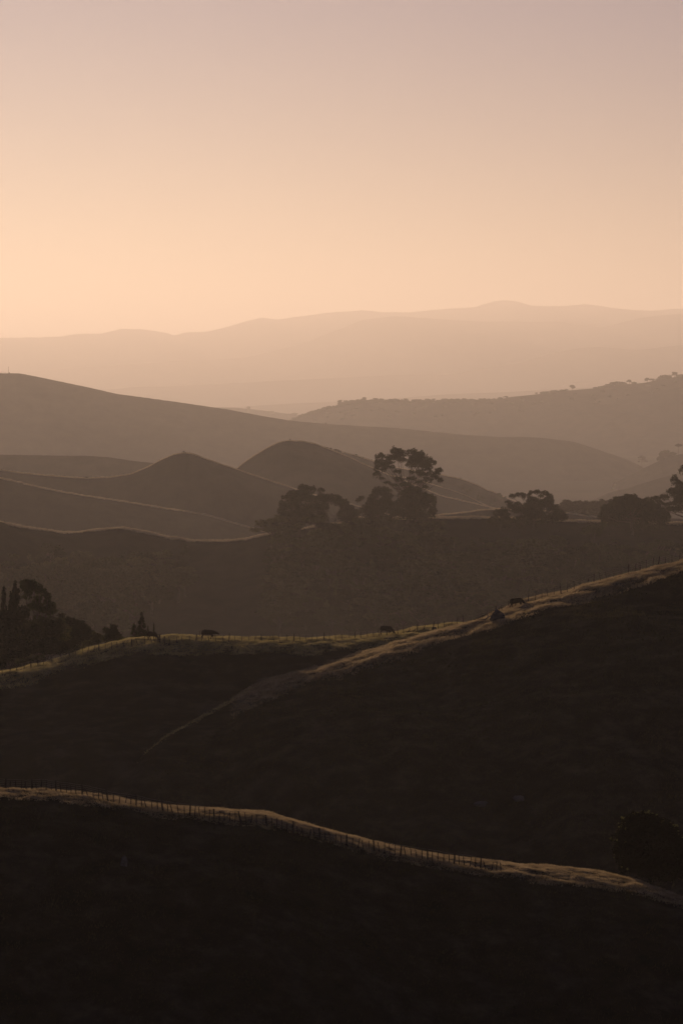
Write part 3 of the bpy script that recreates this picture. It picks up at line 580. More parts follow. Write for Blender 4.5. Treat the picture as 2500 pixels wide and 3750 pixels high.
traced_tree('broadleaf_tree', [(560, 960, 120, 60), (700, 1000, 100, 50), (420, 1000, 120, 60), (300, 1050, 120, 60), (560, 1050, 100, 40), (820, 980, 80, 50), (160, 1080, 120, 60), (40, 1120, 100, 70), (700, 1060, 80, 30), (-100, 1100, 120, 80)],
    *O3, 528, (480, 1130), h_b, 'dark undergrowth along the foot of the trees at left', cat='shrub', leaf=0.24, dens=1.0, r0=0.15, seed=229, low=0.8)
for k, (zx, zy, lab, wd) in enumerate([(42, 395, 'slim conifer spire nearest the left edge of the photo', 0.55), (180, 325, 'thicker conifer spire touching the leaning gum', 0.8), (122, 450, 'smallest conifer spire between the two others', 0.5)]):
    plant_px('conifer_tree', 'conifer', k, zx / 3.136, 2050 + zy / 3.136, 562, h_b, lab, 'tree', wide=wd * 0.8, rz=k)
O4 = (400, 2220, 3.136)
plant_px('conifer_tree', 'conifer', 3, 400 + 372 / 3.136, 2220 + 90 / 3.136, 515, h_b, 'young dark pine standing behind the leftmost cow', 'tree', wide=1.1, rz=.4)
plant_px('conifer_tree', 'conifer', 1, 400 + 285 / 3.136, 2220 + 215 / 3.136, 512, h_b, 'short bushy pine left of the young pine', 'tree', wide=1.5, rz=1.4, mat='leaf_green')
plant_px('conifer_tree', 'conifer', 2, 400 + 512 / 3.136, 2220 + 205 / 3.136, 512, h_b, 'thin conifer tip showing just right over the leftmost cow', 'tree', wide=0.45, rz=2)
plant_px('conifer_tree', 'conifer', 0, 400 + 445 / 3.136, 2220 + 240 / 3.136, 512, h_b, 'low conifer tip right beside the young pine', 'tree', wide=0.6, rz=2)
plant_px('shrub', 'shrub', 4, 400 + 175 / 3.136, 2220 + 315 / 3.136, 508, h_b, 'small leafy shrub between the round shrub and the pines', 'shrub', wide=0.8, mat='leaf_green')

# --- bush at the right on the nearest ridge
O5 = (2150, 2900, 4.48)
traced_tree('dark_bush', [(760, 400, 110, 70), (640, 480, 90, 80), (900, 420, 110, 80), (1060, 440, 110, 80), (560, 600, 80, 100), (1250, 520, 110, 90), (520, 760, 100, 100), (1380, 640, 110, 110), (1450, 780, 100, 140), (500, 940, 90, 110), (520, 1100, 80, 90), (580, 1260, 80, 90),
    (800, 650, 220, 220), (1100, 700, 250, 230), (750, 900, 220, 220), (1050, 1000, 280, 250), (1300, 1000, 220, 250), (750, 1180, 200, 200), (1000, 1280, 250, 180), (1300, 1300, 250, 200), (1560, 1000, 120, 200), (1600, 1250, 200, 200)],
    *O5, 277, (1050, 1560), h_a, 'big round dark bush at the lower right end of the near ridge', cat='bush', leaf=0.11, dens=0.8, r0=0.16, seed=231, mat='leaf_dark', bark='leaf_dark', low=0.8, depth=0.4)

bush = [o for o in COL.objects if o.name.startswith('dark_bush')][0]
rr = np.random.default_rng(90); tips = []  # pale leaf clumps along the bush outline stand in for rim light
for px, py, rad in [(760, 400, 90), (640, 480, 80), (900, 400, 80), (1060, 420, 80), (560, 600, 70), (1250, 500, 80), (500, 760, 70), (1380, 620, 80), (1470, 760, 70), (480, 930, 70), (500, 1080, 60), (560, 1250, 60)]:
    for q in range(9):
        x, y, z = at(2150 + (px + rr.normal(0, 45)) / 4.48, 2900 + (py + rr.normal(-25, 40)) / 4.48, 277 + rr.uniform(-0.5, 3.0)); rs = rad * rr.uniform(.15, .4) / 4.48 * 277 / FPX
        tips.append((float(x) - bush.location.x, float(y) - bush.location.y, float(z) - bush.location.z, rs, rs, rs * .8))
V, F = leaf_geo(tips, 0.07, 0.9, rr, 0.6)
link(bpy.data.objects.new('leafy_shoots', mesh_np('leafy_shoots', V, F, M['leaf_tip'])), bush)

# --- the wooded ridge far right
ta = [(60, 375, 40), (100, 365, 30), (130, 345, 30), (165, 335, 30), (195, 322, 25), (230, 318, 25), (260, 305, 30), (295, 288, 35), (330, 290, 30), (355, 285, 30), (380, 282, 20), (402, 248, 22), (430, 265, 25), (455, 240, 30), (490, 245, 30), (520, 240, 35),
      (560, 235, 35), (595, 225, 30), (620, 232, 25), (655, 237, 30), (685, 230, 35), (720, 240, 30), (760, 238, 35), (795, 232, 30), (825, 225, 45), (860, 238, 35), (905, 242, 30), (1003, 240, 30), (1075, 228, 35), (1118, 233, 25), (1195, 232, 30), (1215, 226, 30),
      (1250, 235, 25), (1280, 228, 30), (1315, 238, 30), (1362, 228, 30), (1408, 224, 35), (1450, 238, 30), (1490, 232, 40), (1530, 228, 40), (1560, 235, 30)]
tb = [(20, 350, 30), (70, 343, 20), (120, 341, 40), (365, 309, 22), (430, 297, 50), (465, 303, 30), (512, 282, 50), (580, 284, 60), (610, 290, 30), (663, 251, 45), (850, 264, 20), (880, 262, 30), (920, 248, 40), (958, 234, 40), (1000, 225, 50), (1040, 207, 70),
      (1075, 222, 30), (1130, 202, 40), (1165, 215, 20), (1275, 184, 40), (1320, 195, 40), (1370, 187, 35), (1420, 161, 60), (1500, 141, 55), (1550, 150, 50)]
single = {(663, 251): 'lone round tree on the bare stretch of the far right ridge', (1130, 202): 'lone open tree right of the thick clump on the far ridge', (1275, 184): 'ragged tree standing alone before the far ridge rises',
          (365, 309): 'tiny lone tree on the bare middle of the far ridge', (1500, 141): 'big rounded tree nearest the right edge of the far ridge'}
for src, (ox, oy, sc) in ((ta, (1050, 1350, 2.0907)), (tb, (1800, 1300, 2.24))):
    for k, (a, b_, wd) in enumerate(src):
        px = ox + a / sc; py = oy + b_ / sc; D = 11800 + r.uniform(-15, 15)
        x, y, zt = [float(q) for q in at(px, py, D)]; zb = float(h_ridge.z(x, y)) - 1.0
        h = max(7.0, (zt - zb) / 0.95) * r.uniform(0.95, 1.2); w_m = wd / sc * D / FPX
        lone = single.get((a, b_)) if src is tb else None
        plant('ridge_tree', ['shrub', 'shrub', 'round'][k % 3] if not lone else 'round', k % 3, x, y, zb - (0.0 if lone else 0.3 * h), h * (1.0 if lone else 1.38), lone or 'hazy tree in the wooded line along the far right ridge', 'tree', None if lone else 'trees along the far right ridge',
              mat='leaf_far', wide=min(2.6, max(0.9, w_m / (h * 0.62))), rz=k * 1.7, one=True)
for px in np.arange(1100, 1790, 8.5):
    px = px + r.uniform(-3, 3); D = 11760 + r.uniform(-20, 10); py = np.interp(px, [p[0] for p in ra + rb], [p[1] for p in ra + rb])
    x, y, _ = [float(q) for q in at(px, py, D)]; hh = r.uniform(9, 17)
    plant('ridge_tree', ['shrub', 'round'][r.integers(0, 2)], int(r.integers(0, 3)), x, y, float(h_ridge.z(x, y)) - 0.35 * hh, hh * 1.3, 'hazy tree in the wooded line along the far right ridge', 'tree', 'trees along the far right ridge', mat='leaf_far', wide=r.uniform(1.2, 2.0), rz=px, one=True)
# tree patches on its slope
for k in range(70):
    px = r.uniform(1150, 2560); q = r.uniform(0.02, 1) 
    py = np.interp(px, [p[0] for p in ra + rb], [p[1] for p in ra + rb]) + 8 + q * 50
    p = h_ridge.ray(px, py, near=900, n=900)
    if p: plant('slope_tree', ['round', 'shrub'][k % 2], k % 3, p[0], p[1], p[2] - 4, r.uniform(9, 16), 'faint hazy tree on the face of the far right ridge', 'tree', 'trees on the face of the far right ridge', mat='leaf_far', wide=1.6, rz=k, one=True)
# trees in the haze of the plain
for k, (zx, zy, hh, w, lab) in enumerate([(1090, 243, 12, 1.2, 'left faint tree of the pair on the plain behind the long ridge'), (1142, 234, 24, .8, 'tallest faint tree on the plain behind the long ridge'),
        (1245, 255, 14, 1.8, 'rounded faint clump on the plain left of the wooded ridge'), (1330, 268, 9, 1.8, 'low faint tree beside the foot of the wooded ridge'), (1355, 264, 10, 1.5, 'faint tree touching the foot of the wooded ridge')]):
    px = zx / 1.2544; py = 1300 + zy / 1.2544
    x, y, zt = [float(q) for q in at(px, py, 16700)]; zb = float(h_plain.z(x, y)); zb = min(zb, zt - 9)
    plant('distant_tree', 'round', k % 3, x, y, zb, zt - zb, lab, 'tree', mat='leaf_far', wide=w, one=True)
# trees on the slopes at right
O6 = (2050, 1550, 3.484)
def small(zx, top, D, hill, kind, v, lab, wide, name='tree', **kw):
    return plant_px(name, kind, v, O6[0] + zx / O6[2], O6[1] + top / O6[2], D, hill, lab, 'tree', wide=wide, bury=0.5, **kw)
small(1040, 418, 8200, h_left, 'gum', 1, 'single rounded tree where the long ridge dips at right', 1.5, mat='leaf_far')
small(1340, 322, 7200, h_e2, 'shrub', 1, 'large tree of the hazy clump at the right edge', 1.3, mat='leaf_far')
small(1270, 400, 7190, h_e2, 'shrub', 2, 'low left tree of the hazy clump at the right edge', 1.2, mat='leaf_far')
small(1428, 350, 7200, h_e2, 'shrub', 2, 'small right tree of the hazy clump at the right edge', 1.5, mat='leaf_far')
rt = empty('palm_like_tree', (0, 0, 0)); x, y, zt = [float(q) for q in at(O6[0] + 1510 / O6[2], O6[1] + 285 / O6[2], 7200)]; zb = float(h_e2.z(x, y)); rt.location = (x, y, zb)
V, F = tube([(0, 0, -0.5), (0.1, 0, (zt - zb) * .5), (0, 0, zt - zb)], [0.6, 0.45, 0.35], 6); link(bpy.data.objects.new('trunk', mesh_np('trunk', V, F, M['bark'], True)), rt)
V, F = leaf_geo([(0, 0, zt - zb, 8.5, 8, 4.2), (-4, 0, zt - zb + .5, 4, 4, 2.4), (4, 0, zt - zb, 4, 4, 2.2)], 1.0, 1.3, r, 0.2); link(bpy.data.objects.new('crown', mesh_np('crown', V, F, M['leaf_far'])), rt)
tag(rt, 'bare-stemmed tree with a small flat head at the right edge', 'tree')
for k, (zx, top, wd) in enumerate([(60, 1010, 1.8), (140, 975, 1.6), (230, 985, 1.8), (310, 970, 1.6), (380, 985, 1.7), (450, 1000, 1.8), (520, 1010, 1.5), (560, 965, 1.0), (1080, 935, 1.2), (180, 1030, 1.6), (350, 1040, 1.6), (480, 1060, 1.6), (90, 1070, 1.6), (270, 1060, 1.6)]):
    D = 2490
    x, y, zt = [float(q) for q in at(O6[0] + zx / O6[2], O6[1] + top / O6[2], D)]
    h = 19 if top < 1020 else 13
    plant('valley_tree', ['round', 'gum', 'shrub'][k % 3], k % 3, x, y, zt - h, h, 'hazy bushy tree in the valley clump behind the dome-topped gum', 'tree', 'hazy trees in the valley gap', mat='leaf_far', wide=wd, rz=k)
P = [(1700, 1990, 2500, 70), (2040, 1895, 2500, 70), (2100, 1885, 2500, 70), (2200, 1885, 2500, 70), (2500, 1900, 2500, 70), (3000, 1950, 2500, 70)]
h_v = Hill('valley_rise', P, mf=0.35, mb=0.35, front=200, back=200, nx=120, nt=40, mat='pasture_far', und=1, und_scale=40, seed=58, smooth=30)
# trees on the shoulder slope
for k, (zx, top, h, wd) in enumerate([(620, 165, 9, 1.2), (660, 180, 8, 1.2), (735, 205, 12, 1.2), (770, 230, 9, 1.3), (890, 213, 12, 1.1), (860, 235, 10, 1.3), (930, 240, 8, 1.4), (570, 220, 7, 1.3), (390, 170, 6, 1.4), (760, 262, 7, 1.4), (830, 290, 6, 1.5)]):
    px = 1400 + zx / 2.0907; top = 1700 + top / 2.0907
    best = min(np.linspace(3600, 4000, 80), key=lambda d: abs(float(at(px, top, d)[2]) - h - float(h_i2.z(float(at(px, top, d)[0]), d))))
    x, y, zt = [float(q) for q in at(px, top, best)]; zb = float(h_i2.z(x, y))
    plant('hillside_tree', ['gum', 'round', 'tall'][k % 3], k % 3, x, y, zb - .3, h, 'thin hazy tree on the shaded hillside right of the dome hill', 'tree', 'trees on the shaded hillside', mat='leaf_green', wide=wd, rz=k)
# bushes on the skyline of the dome hill's shoulder
for k in range(26):
    px = 900 + r.uniform(470, 880) / 1.742
    x, y, _ = at(px, 1600, 4000); x = float(x); yy = float(h_i2.yc(x)) + r.uniform(0, 6); plant('skyline_shrub', 'shrub', k % 3, x, yy, float(h_i2.z(x, yy)) - .3, r.uniform(1.5, 3.2), 'small shrub on the skyline just right of the dome hill', 'shrub', 'shrubs along the dome hill skyline', mat='leaf_far', wide=1.3, rz=k, one=True)
for k, (zx, lab) in enumerate([(395, 'round bush by the fence in the saddle left of the pointed hill'), (733, 'small bush on the left flank of the pointed hill'), (583, 'tiny bush where the pointed hill starts to rise')]):
    px = zx / 1.2544; x = (px - 1250) / FPX * 3100; yy = float(h_h.yc(x)) + 2; plant('bush', 'shrub', k, x, yy, float(h_h.z(x, yy)) - .2, [2.4, 1.6, 1.2][k], lab, 'bush', mat='leaf_far', wide=1.4, one=True)
x = (900 + 1368 / 1.742 - 1250) / FPX * 4000; plant('bush', 'shrub', 1, x, float(h_i2.yc(x)) + 2, float(h_i2.z(x, float(h_i2.yc(x)) + 2)) - .2, 2.2, 'single bush on the sunlit crest right of the tallest gum', 'bush', mat='leaf_far', wide=1.3, one=True)
x = (1050 + 297 / 2.0907 - 1250) / FPX * 8200; plant('bush', 'shrub', 1, x, float(h_left.yc(x)) + 2, float(h_left.z(x, float(h_left.yc(x)) + 2)) - .2, 4, 'tiny lone bush on the crest of the long ridge', 'bush', mat='leaf_far', wide=1.3, one=True)

# ------------------------------------------------------------------ fences
POSTS = {}
def post_mesh(w, h, lean=0, key=''):
    k = (w, h, key)
    if k not in POSTS:
        rr = np.random.default_rng(int(w * 1000 + h * 10))
        V, F = tube([(0, 0, -0.35), (w * .05, 0, h * .5), (0, 0, h)], [w * .52, w * .5, w * .44], 6)
        V = V + rr.normal(0, w * .03, V.shape)
        top = len(V) - 6
        F = np.concatenate([F, [(top, top + 1, top + 2, top + 3), (top, top + 3, top + 4, top + 5)]])
        POSTS[k] = mesh_np('post', V, F, M['post'])
    return POSTS[k]
def fence(label, stations, post, batten, every, wires, wire_r, seed=1, group=None, tilt=0.05):
    """stations: [(x, y, z)]; every n-th is a thick post, the rest thin battens"""
    r = np.random.default_rng(seed)
    b0 = tuple(stations[0][:3]); root = empty('wire_fence', b0); tag(root, label, 'fence', group)
    for k, p in enumerate(stations):
        big = (k % every == 0)
        w, h = post if big else batten
        o = link(bpy.data.objects.new('post' if big else 'batten', post_mesh(w, h)), root)
        o.location = (p[0] - b0[0], p[1] - b0[1], p[2] - b0[2] + (0 if big or len(p) < 4 else 0))
        o.rotation_euler = (r.normal(0, tilt), (p[3] if len(p) > 3 else 0) + r.normal(0, tilt * (0.7 if big else 1.4)), r.uniform(0, 6)); q = r.uniform(0.9, 1.08); o.scale = (1, 1, q)
    A = np.array([s[:3] for s in stations]) - np.array(b0[:3])
    for hw in wires:
        V, F = tube([a + np.array([0, 0.02, hw]) for a in A], [wire_r] * len(A), 3)
        link(bpy.data.objects.new('wire', mesh_np('wire', V, F, M['wire'])), root)
    return root

# near fence: base pixels follow the shaded side of the crest
fb = [(-160, 2880, 5.0), (0, 2895, 5.0), (160, 2900, 3.6), (240, 2905, 1.5)]
st = []
base = [(250, 2907), (330, 2927), (400, 2938), (500, 2957), (600, 2974), (700, 2992), (780, 2999), (860, 3012), (960, 3030), (1060, 3052), (1150, 3075), (1250, 3098), (1310, 3108), (1380, 3124), (1450, 3134), (1520, 3145), (1580, 3152), (1660, 3166), (1750, 3182), (1850, 3200)]
bx = [b[0] for b in base]; by = [b[1] for b in base]
r = np.random.default_rng(66)
px = -180.0
while px < 1850:
    if px < 250:
        t = float(np.interp(px, [-180, 0, 160, 250], [5.6, 5.6, 4.3, 2.6])); x = (px - 1250) / FPX * 266; y = float(h_a.yc(x)) + t; x = (px - 1250) / FPX * y
        st.append((x, y, float(h_a.z(x, y)), 0.0))
    else:
        p = h_a.ray(px, float(np.interp(px, bx, by)), near=40, far=60, n=2000)
        if p is None:
            x = (px - 1250) / FPX * 266; y = float(h_a.yc(x)); p = (x, y, float(h_a.z(x, y)))
        st.append((p[0], p[1], p[2] - 0.05, 0.09 if px < 1500 else 0.04))
    px += r.uniform(17.5, 21)
# keep the line smooth in depth
st = np.array(st); ys = st[:, 1].copy(); kk = 7
pad = np.concatenate([np.full(kk, ys[0]), ys, np.full(kk, ys[-1])]); sm_ = np.convolve(pad, np.ones(2 * kk + 1) / (2 * kk + 1), 'valid')
st[:, 1] = sm_; st[:, 2] = h_a.z(st[:, 0], st[:, 1]) - 0.03
near_st = [tuple(s) for s in st]
fence('dark post-and-batten wire fence running along the nearest ridge crest', near_st, (0.15, 1.08), (0.085, 0.91), 5, (0.97, 0.8, 0.64, 0.47, 0.3), 0.008, seed=5, tilt=0.075)

# cow hill fence
st = []
left_b = [(-150, 2500), (0, 2478), (100, 2452), (185, 2425), (230, 2412), (350, 2390), (400, 2382), (460, 2370), (540, 2360), (600, 2358), (700, 2352), (790, 2352), (880, 2350), (950, 2352), (1100, 2350), (1200, 2348), (1300, 2342), (1400, 2334), (1500, 2318), (1560, 2305), (1600, 2292)]
px = -150.0
while px < 1560:
    p = h_b.ray(px, float(np.interp(px, [q[0] for q in left_b], [q[1] for q in left_b])), near=60, far=60, n=1500)
    if p: st.append((p[0], p[1], p[2], 0.0))
    px += r.uniform(20, 27) if px > 230 else r.uniform(24, 30)
st = np.array(st); ys = st[:, 1]; kk = 5
pad = np.concatenate([np.full(kk, ys[0]), ys, np.full(kk, ys[-1])]); st[:, 1] = np.convolve(pad, np.ones(2 * kk + 1) / (2 * kk + 1), 'valid'); st[:, 2] = h_b.z(st[:, 0], st[:, 1])
fence('old wire fence crossing the cow hill past three cows', [tuple(s) for s in st], (0.18, 1.28), (0.10, 1.12), 5, (1.05, 0.8, 0.5), 0.008, seed=9, tilt=0.11)
# its continuation up the hill behind the spur crest
st = []
px = 1585.0
while px < 2620:
    D = float(np.interp(px, [1585, 1800, 2000, 2200, 2500, 2620], [492, 494, 496, 500, 508, 512]))
    x = (px - 1250) / FPX * D
    zz = float(at(px, np.interp(px, [1585, 1640, 1740, 1830, 1920, 2050, 2200, 2350, 2500, 2620], [2293, 2280, 2265, 2245, 2210, 2174, 2133, 2092, 2054, 2025]) , D)[2])
    g = max(float(h_b.z(x, D)), float(h_c.z(x, D)))
    st.append((x, D, g, 0.14)); px += r.uniform(20, 27)
fence('leaning wire fence climbing behind the grassy spur to the right', [tuple(s) for s in st], (0.18, 1.8), (0.10, 1.6), 5, (1.5, 1.2, 0.9), 0.008, seed=10, tilt=0.09)
# stout strainer post beside the leftmost cow
p = h_b.ray(400 + 578 / 3.136, 2220 + 425 / 3.136, near=60, far=60, n=1500)
o = link(bpy.data.objects.new('strainer_post', post_mesh(0.26, 1.35))); o.location = p; tag(o, 'thick strainer post right beside the leftmost cow', 'post')
def crest_fence(label, hill, pa, pb, step, h, w, seed, off=1.0):
    st = []; px = pa; rr = np.random.default_rng(seed)
    Dm = float(hill.cy.mean())
    while px < pb:
        x = (px - 1250) / FPX * Dm; y = float(hill.yc(x)) + off; st.append((x, y, float(hill.z(x, y)), 0.0)); px += rr.uniform(0.75, 1.25) * step
    return fence(label, st, (w * 1.5, h * 1.15), (w, h), 4, (h * .9, h * .5), 0.02, seed=seed, tilt=0.06)
crest_fence('hazy post fence in the saddle left of the pointed hill', h_h, -80, 480, 17, 2.4, 0.26, 21)
crest_fence('short fence over the top of the pointed hill', h_h, 668, 740, 7, 1.8, 0.2, 22)
crest_fence('post fence on the dark crest left of the gum group', h_w, 560, 1010, 13, 1.5, 0.16, 23)
crest_fence('post fence on the crest between the gum group and dome-topped gum', h_w, 1585, 1830, 14, 1.6, 0.16, 24, off=2)
crest_fence('post fence on the crest between dome-topped gum and solid dome tree', h_w, 2040, 2210, 15, 1.9, 0.18, 25, off=2)
crest_fence('faint post fence on the dark crest at the far left', h_w, -60, 240, 20, 1.6, 0.16, 26)
# gate posts on the two summits
def trig(label, hill, px, Dm, h):
    x = (px - 1250) / FPX * Dm; y = float(hill.yc(x)); z = float(hill.z(x, y)); root = empty('summit_post', (x, y, z)); tag(root, label, 'post')
    link(bpy.data.objects.new('post', post_mesh(0.6, h)), root)
    V, F = tube([(0, 0, h * .85), (2.4, 0, 0.1)], [0.16, 0.16], 5); link(bpy.data.objects.new('brace', mesh_np('brace', V, F, M['post'])), root)
    o = link(bpy.data.objects.new('rail', mesh_np('rail', *tube([(0, 0, h * .9), (1.8, 0, h * .8)], [0.14, 0.12], 5), M['post'])), root)
trig('stubby braced post on top of the dome hill', h_i, 1060, 3550, 2.3)
trig('stubby braced post on top of the pointed hill', h_h, 672, 3100, 2.4)
# mast and rail yard on the long ridge
def on_left(px):
    x = (px - 1250) / FPX * 8200; y = float(h_left.yc(x)); return x, y, float(h_left.z(x, y))
x, y, z = on_left(32.5); root = empty('radio_mast', (x, y, z)); tag(root, 'thin radio mast on the left end of the long ridge', 'mast')
link(bpy.data.objects.new('pole', mesh_np('pole', *tube([(0, 0, -1), (0, 0, 9), (0, 0, 18)], [0.45, 0.35, 0.2], 6), M['post'])), root)
link(bpy.data.objects.new('equipment_box', mesh_np('equipment_box', *tube([(2, 0, -.5), (2, 0, 2.2)], [1.6, 1.5], 4), M['post'])), root)
link(bpy.data.objects.new('crossarm', mesh_np('crossarm', *tube([(-1.6, 0, 15), (1.6, 0, 15)], [0.15, 0.15], 4), M['post'])), root)
st = [on_left(p) + (0.0,) for p in np.arange(-40, 32, 5.2)]
fence('tall rail fence left of the radio mast on the long ridge', st, (0.5, 3.6), (0.4, 3.4), 3, (3.3, 1.8), 0.16, seed=31, tilt=0.02)

# ------------------------------------------------------------------ cattle
def skin_body(name, J, E, mat, parent=None, sub=2):
    """J: joints (x,y,z,rx,ry); E: edges"""
    me = bpy.data.meshes.new(name); me.from_pydata([j[:3] for j in J], E, []); o = bpy.data.objects.new(name, me); link(o, parent)
    o.modifiers.new('skin', 'SKIN'); o.modifiers.new('sub', 'SUBSURF').levels = sub; o.modifiers['sub'].render_levels = sub
    if not me.skin_vertices: me.skin_vertices.new()
    for i, j in enumerate(J):
        me.skin_vertices[0].data[i].radius = (j[3], j[4]); me.skin_vertices[0].data[i].use_root = (i == 0)
    dg = bpy.context.evaluated_depsgraph_get(); m2 = bpy.data.meshes.new_from_object(o.evaluated_get(dg))
    o.modifiers.clear(); o.data = m2; m2.materials.clear(); m2.materials.append(mat)
    m2.polygons.foreach_set('use_smooth', np.ones(len(m2.polygons), dtype=bool))
    return o
def cow(label, loc, rz, head, scale=1.0, stride=0.12, pitch=0.0):
    """facing +x; head: 'graze' or 'level'"""
    J = [(-0.15, 0, 1.02, .36, .40), (-0.62, 0, 1.06, .33, .36), (-0.98, 0, 1.12, .22, .26), (0.35, 0, 1.0, .36, .40), (0.72, 0, 1.04, .26, .36)]
    E = [(0, 1), (1, 2), (0, 3), (3, 4)]
    if head == 'graze':
        J += [(1.0, 0, 0.86, .16, .22), (1.22, 0, 0.56, .13, .17), (1.36, 0, 0.36, .13, .14), (1.48, 0, 0.12, .08, .08)]
    elif head == 'low':
        J += [(1.02, 0, 1.06, .16, .22), (1.28, 0, 0.98, .13, .17), (1.46, 0, 0.92, .13, .14), (1.72, 0, 0.74, .08, .08)]
    E += [(4, 5), (5, 6), (6, 7), (7, 8)]
    n = 9
    for sx, sy, sw in ((-0.78, 1, -1), (-0.78, -1, 1)):      # hind legs with stifle and hock
        J += [(sx + .02, sy * .20, .80, .15, .17), (sx + .10, sy * .21, .62, .10, .11), (sx - .08 + sw * stride * .5, sy * .20, .40, .065, .07), (sx - .04 + sw * stride, sy * .20, .12, .045, .05), (sx + .02 + sw * stride, sy * .20, .03, .06, .05)]
        E += [(1, n), (n, n + 1), (n + 1, n + 2), (n + 2, n + 3), (n + 3, n + 4)]; n += 5
    for sx, sy, sw in ((0.62, 1, 1), (0.62, -1, -1)):
        J += [(sx, sy * .19, .74, .12, .14), (sx + .02 + sw * stride * .5, sy * .19, .42, .065, .07), (sx + sw * stride, sy * .19, .14, .045, .05), (sx + .04 + sw * stride, sy * .19, .03, .06, .05)]
        E += [(3, n), (n, n + 1), (n + 1, n + 2), (n + 2, n + 3)]; n += 4
    root = empty('cow', loc, rz); root.rotation_euler = (0, pitch, rz); root.scale = (scale,) * 3; tag(root, label, 'cow')
    skin_body('body', J, E, M['hide'], root)
    V, F = tube([(-1.14, 0, 1.2), (-1.2, 0.02, 0.9), (-1.2, 0.03, 0.5)], [.035, .03, .055], 5); link(bpy.data.objects.new('tail', mesh_np('tail', V, F, M['hide'], True)), root)
    hx, hz = (J[7][0], J[7][2])
    for s in (1, -1):
        V, F = tube([(hx - .06, s * .10, hz + .10), (hx - .1, s * .2, hz + .12), (hx - .1, s * .3, hz + .08)], [.03, .06, .012], 5)
        link(bpy.data.objects.new('ear', mesh_np('ear', V, F, M['hide'], True)), root)
    return root
def cow_at(label, px, py, hill, **kw):
    p = hill.ray(px, py, near=60, far=60, n=2000)
    if p is None:
        x = (px - 1250) / FPX * 490; y = float(hill.yc(x)); p = (x, y, float(hill.z(x, y)))
    rz = kw.pop('rz', 0)
    return cow(label, (p[0], p[1], p[2] + 0.02), rz, **kw)
cow_at('black cow grazing beside the thick post, leftmost of the four', 400 + 492 / 3.136, 2220 + 392 / 3.136, h_b, head='graze', scale=0.92, rz=radians(-38))
cow_at('black cow walking with level head on the bright hill top', 400 + 1132 / 3.136, 2220 + 385 / 3.136, h_b, head='low', scale=1.08, rz=radians(-8), stride=.16)
cow_at('black cow grazing where the hill starts to climb, behind leaning posts', 1300 + 590 / 5.227, 2250 + 400 / 5.227, h_b, head='graze', scale=1.02, rz=radians(-14))
x = (1700 + 1010 / 5.227 - 1250) / FPX * 489; y = 489.0; z = max(float(h_b.z(x, y)), float(h_c.z(x, y)))
cow('black cow half hidden by seeding grass on the spur crest, rightmost of the four', (x, y, z + 0.12), radians(12), 'graze', scale=1.05, pitch=radians(-8))

# ------------------------------------------------------------------ rocks, dead wood, tufts, birds
def rock(name, label, loc, size, mat, seed, peak=0.0, cat='rock'):
    import bmesh
    bm = bmesh.new(); bmesh.ops.create_icosphere(bm, subdivisions=4, radius=1.0)
    V = np.array([v.co for v in bm.verts])
    q = fbm(V[:, 0] * 1.4 + seed, V[:, 2] * 1.4 + V[:, 1] * 1.1, seed, 5)
    q2 = np.round(fbm(V[:, 0] * 1.0 + seed, V[:, 1] + V[:, 2] * .7, seed + 9, 2) * 5) / 5
    rad = 1 + 0.45 * q + 0.3 * q2
    V = V * rad[:, None]
    if peak:
        top = np.clip(V[:, 2], 0, None); V[:, 2] += peak * top * np.exp(-((V[:, 0] + 0.35) / 0.28) ** 2) + 0.5 * peak * top * np.exp(-((V[:, 0] - 0.25) / 0.3) ** 2)
    V = V * np.array(size)
    for v, c in zip(bm.verts, V): v.co = c
    me = bpy.data.meshes.new(name); bm.to_mesh(me); bm.free(); me.materials.append(M[mat])
    o = link(bpy.data.objects.new(name, me)); o.location = loc; return tag(o, label, cat)
def c_ray(px, py, hill=None, near=200): return (hill or h_c).ray(px, py, near=near, far=40, n=2500)
p = c_ray(1700 + 620 / 5.227, 2150 + 640 / 5.227)
rock('boulder', 'pointed blue-grey boulder standing on the spur crest', (p[0], p[1], p[2] + 0.35), (1.05, 1.0, 0.95), 'stone', 4, peak=0.55, cat='boulder')
rt = empty('fallen_branch', (p[0] - 1.15, p[1] + 0.1, p[2] + .1)); tag(rt, 'bent dead branch sticking up left of the pointed boulder', 'branch')
link(bpy.data.objects.new('stem', mesh_np('stem', *tube([(-.7, 0, -.1), (-.25, 0, .35), (-.2, 0, 1.1), (-.12, 0, 1.75), (.25, 0, 1.35), (.45, 0, 1.0)], [.12, .09, .06, .045, .035, .02], 5), M['dead_wood'])), rt)
link(bpy.data.objects.new('twig', mesh_np('twig', *tube([(-.25, 0, .3), (.2, 0, .6), (.6, .1, .62)], [.09, .07, .03], 5), M['dead_wood'])), rt)
link(bpy.data.objects.new('twig', mesh_np('twig', *tube([(-.5, 0, .05), (-1.2, 0, .1), (-1.8, .1, .02)], [.1, .08, .03], 5), M['dead_wood'])), rt)
p = h_b.ray(1300 + 1505 / 5.227, 2250 + 295 / 5.227, near=60, far=60, n=2000)
if p: rock('rock', 'low dark rock on the crest by the leaning fence', (p[0], p[1], p[2] + .1), (.42, .4, .32), 'stone', 14)
for k, (px, py, sx, sz, lab) in enumerate([(1250 + 640 / 1.2544, 2700 + 312 / 1.2544, 0.95, 0.45, 'flat pale rock on the dark lower slope, left of the pair'), (1250 + 815 / 1.2544, 2700 + 285 / 1.2544, 0.75, 0.4, 'flat pale rock on the dark lower slope, right of the pair')]):
    p = c_ray(px, py)
    if p: rock('rock', lab, (p[0], p[1], p[2]), (sx, .7, sz), 'stone_pale', 20 + k)
p = h_a.ray(455, 2700 + 590 / 1.2544, near=100, far=10, n=2500)
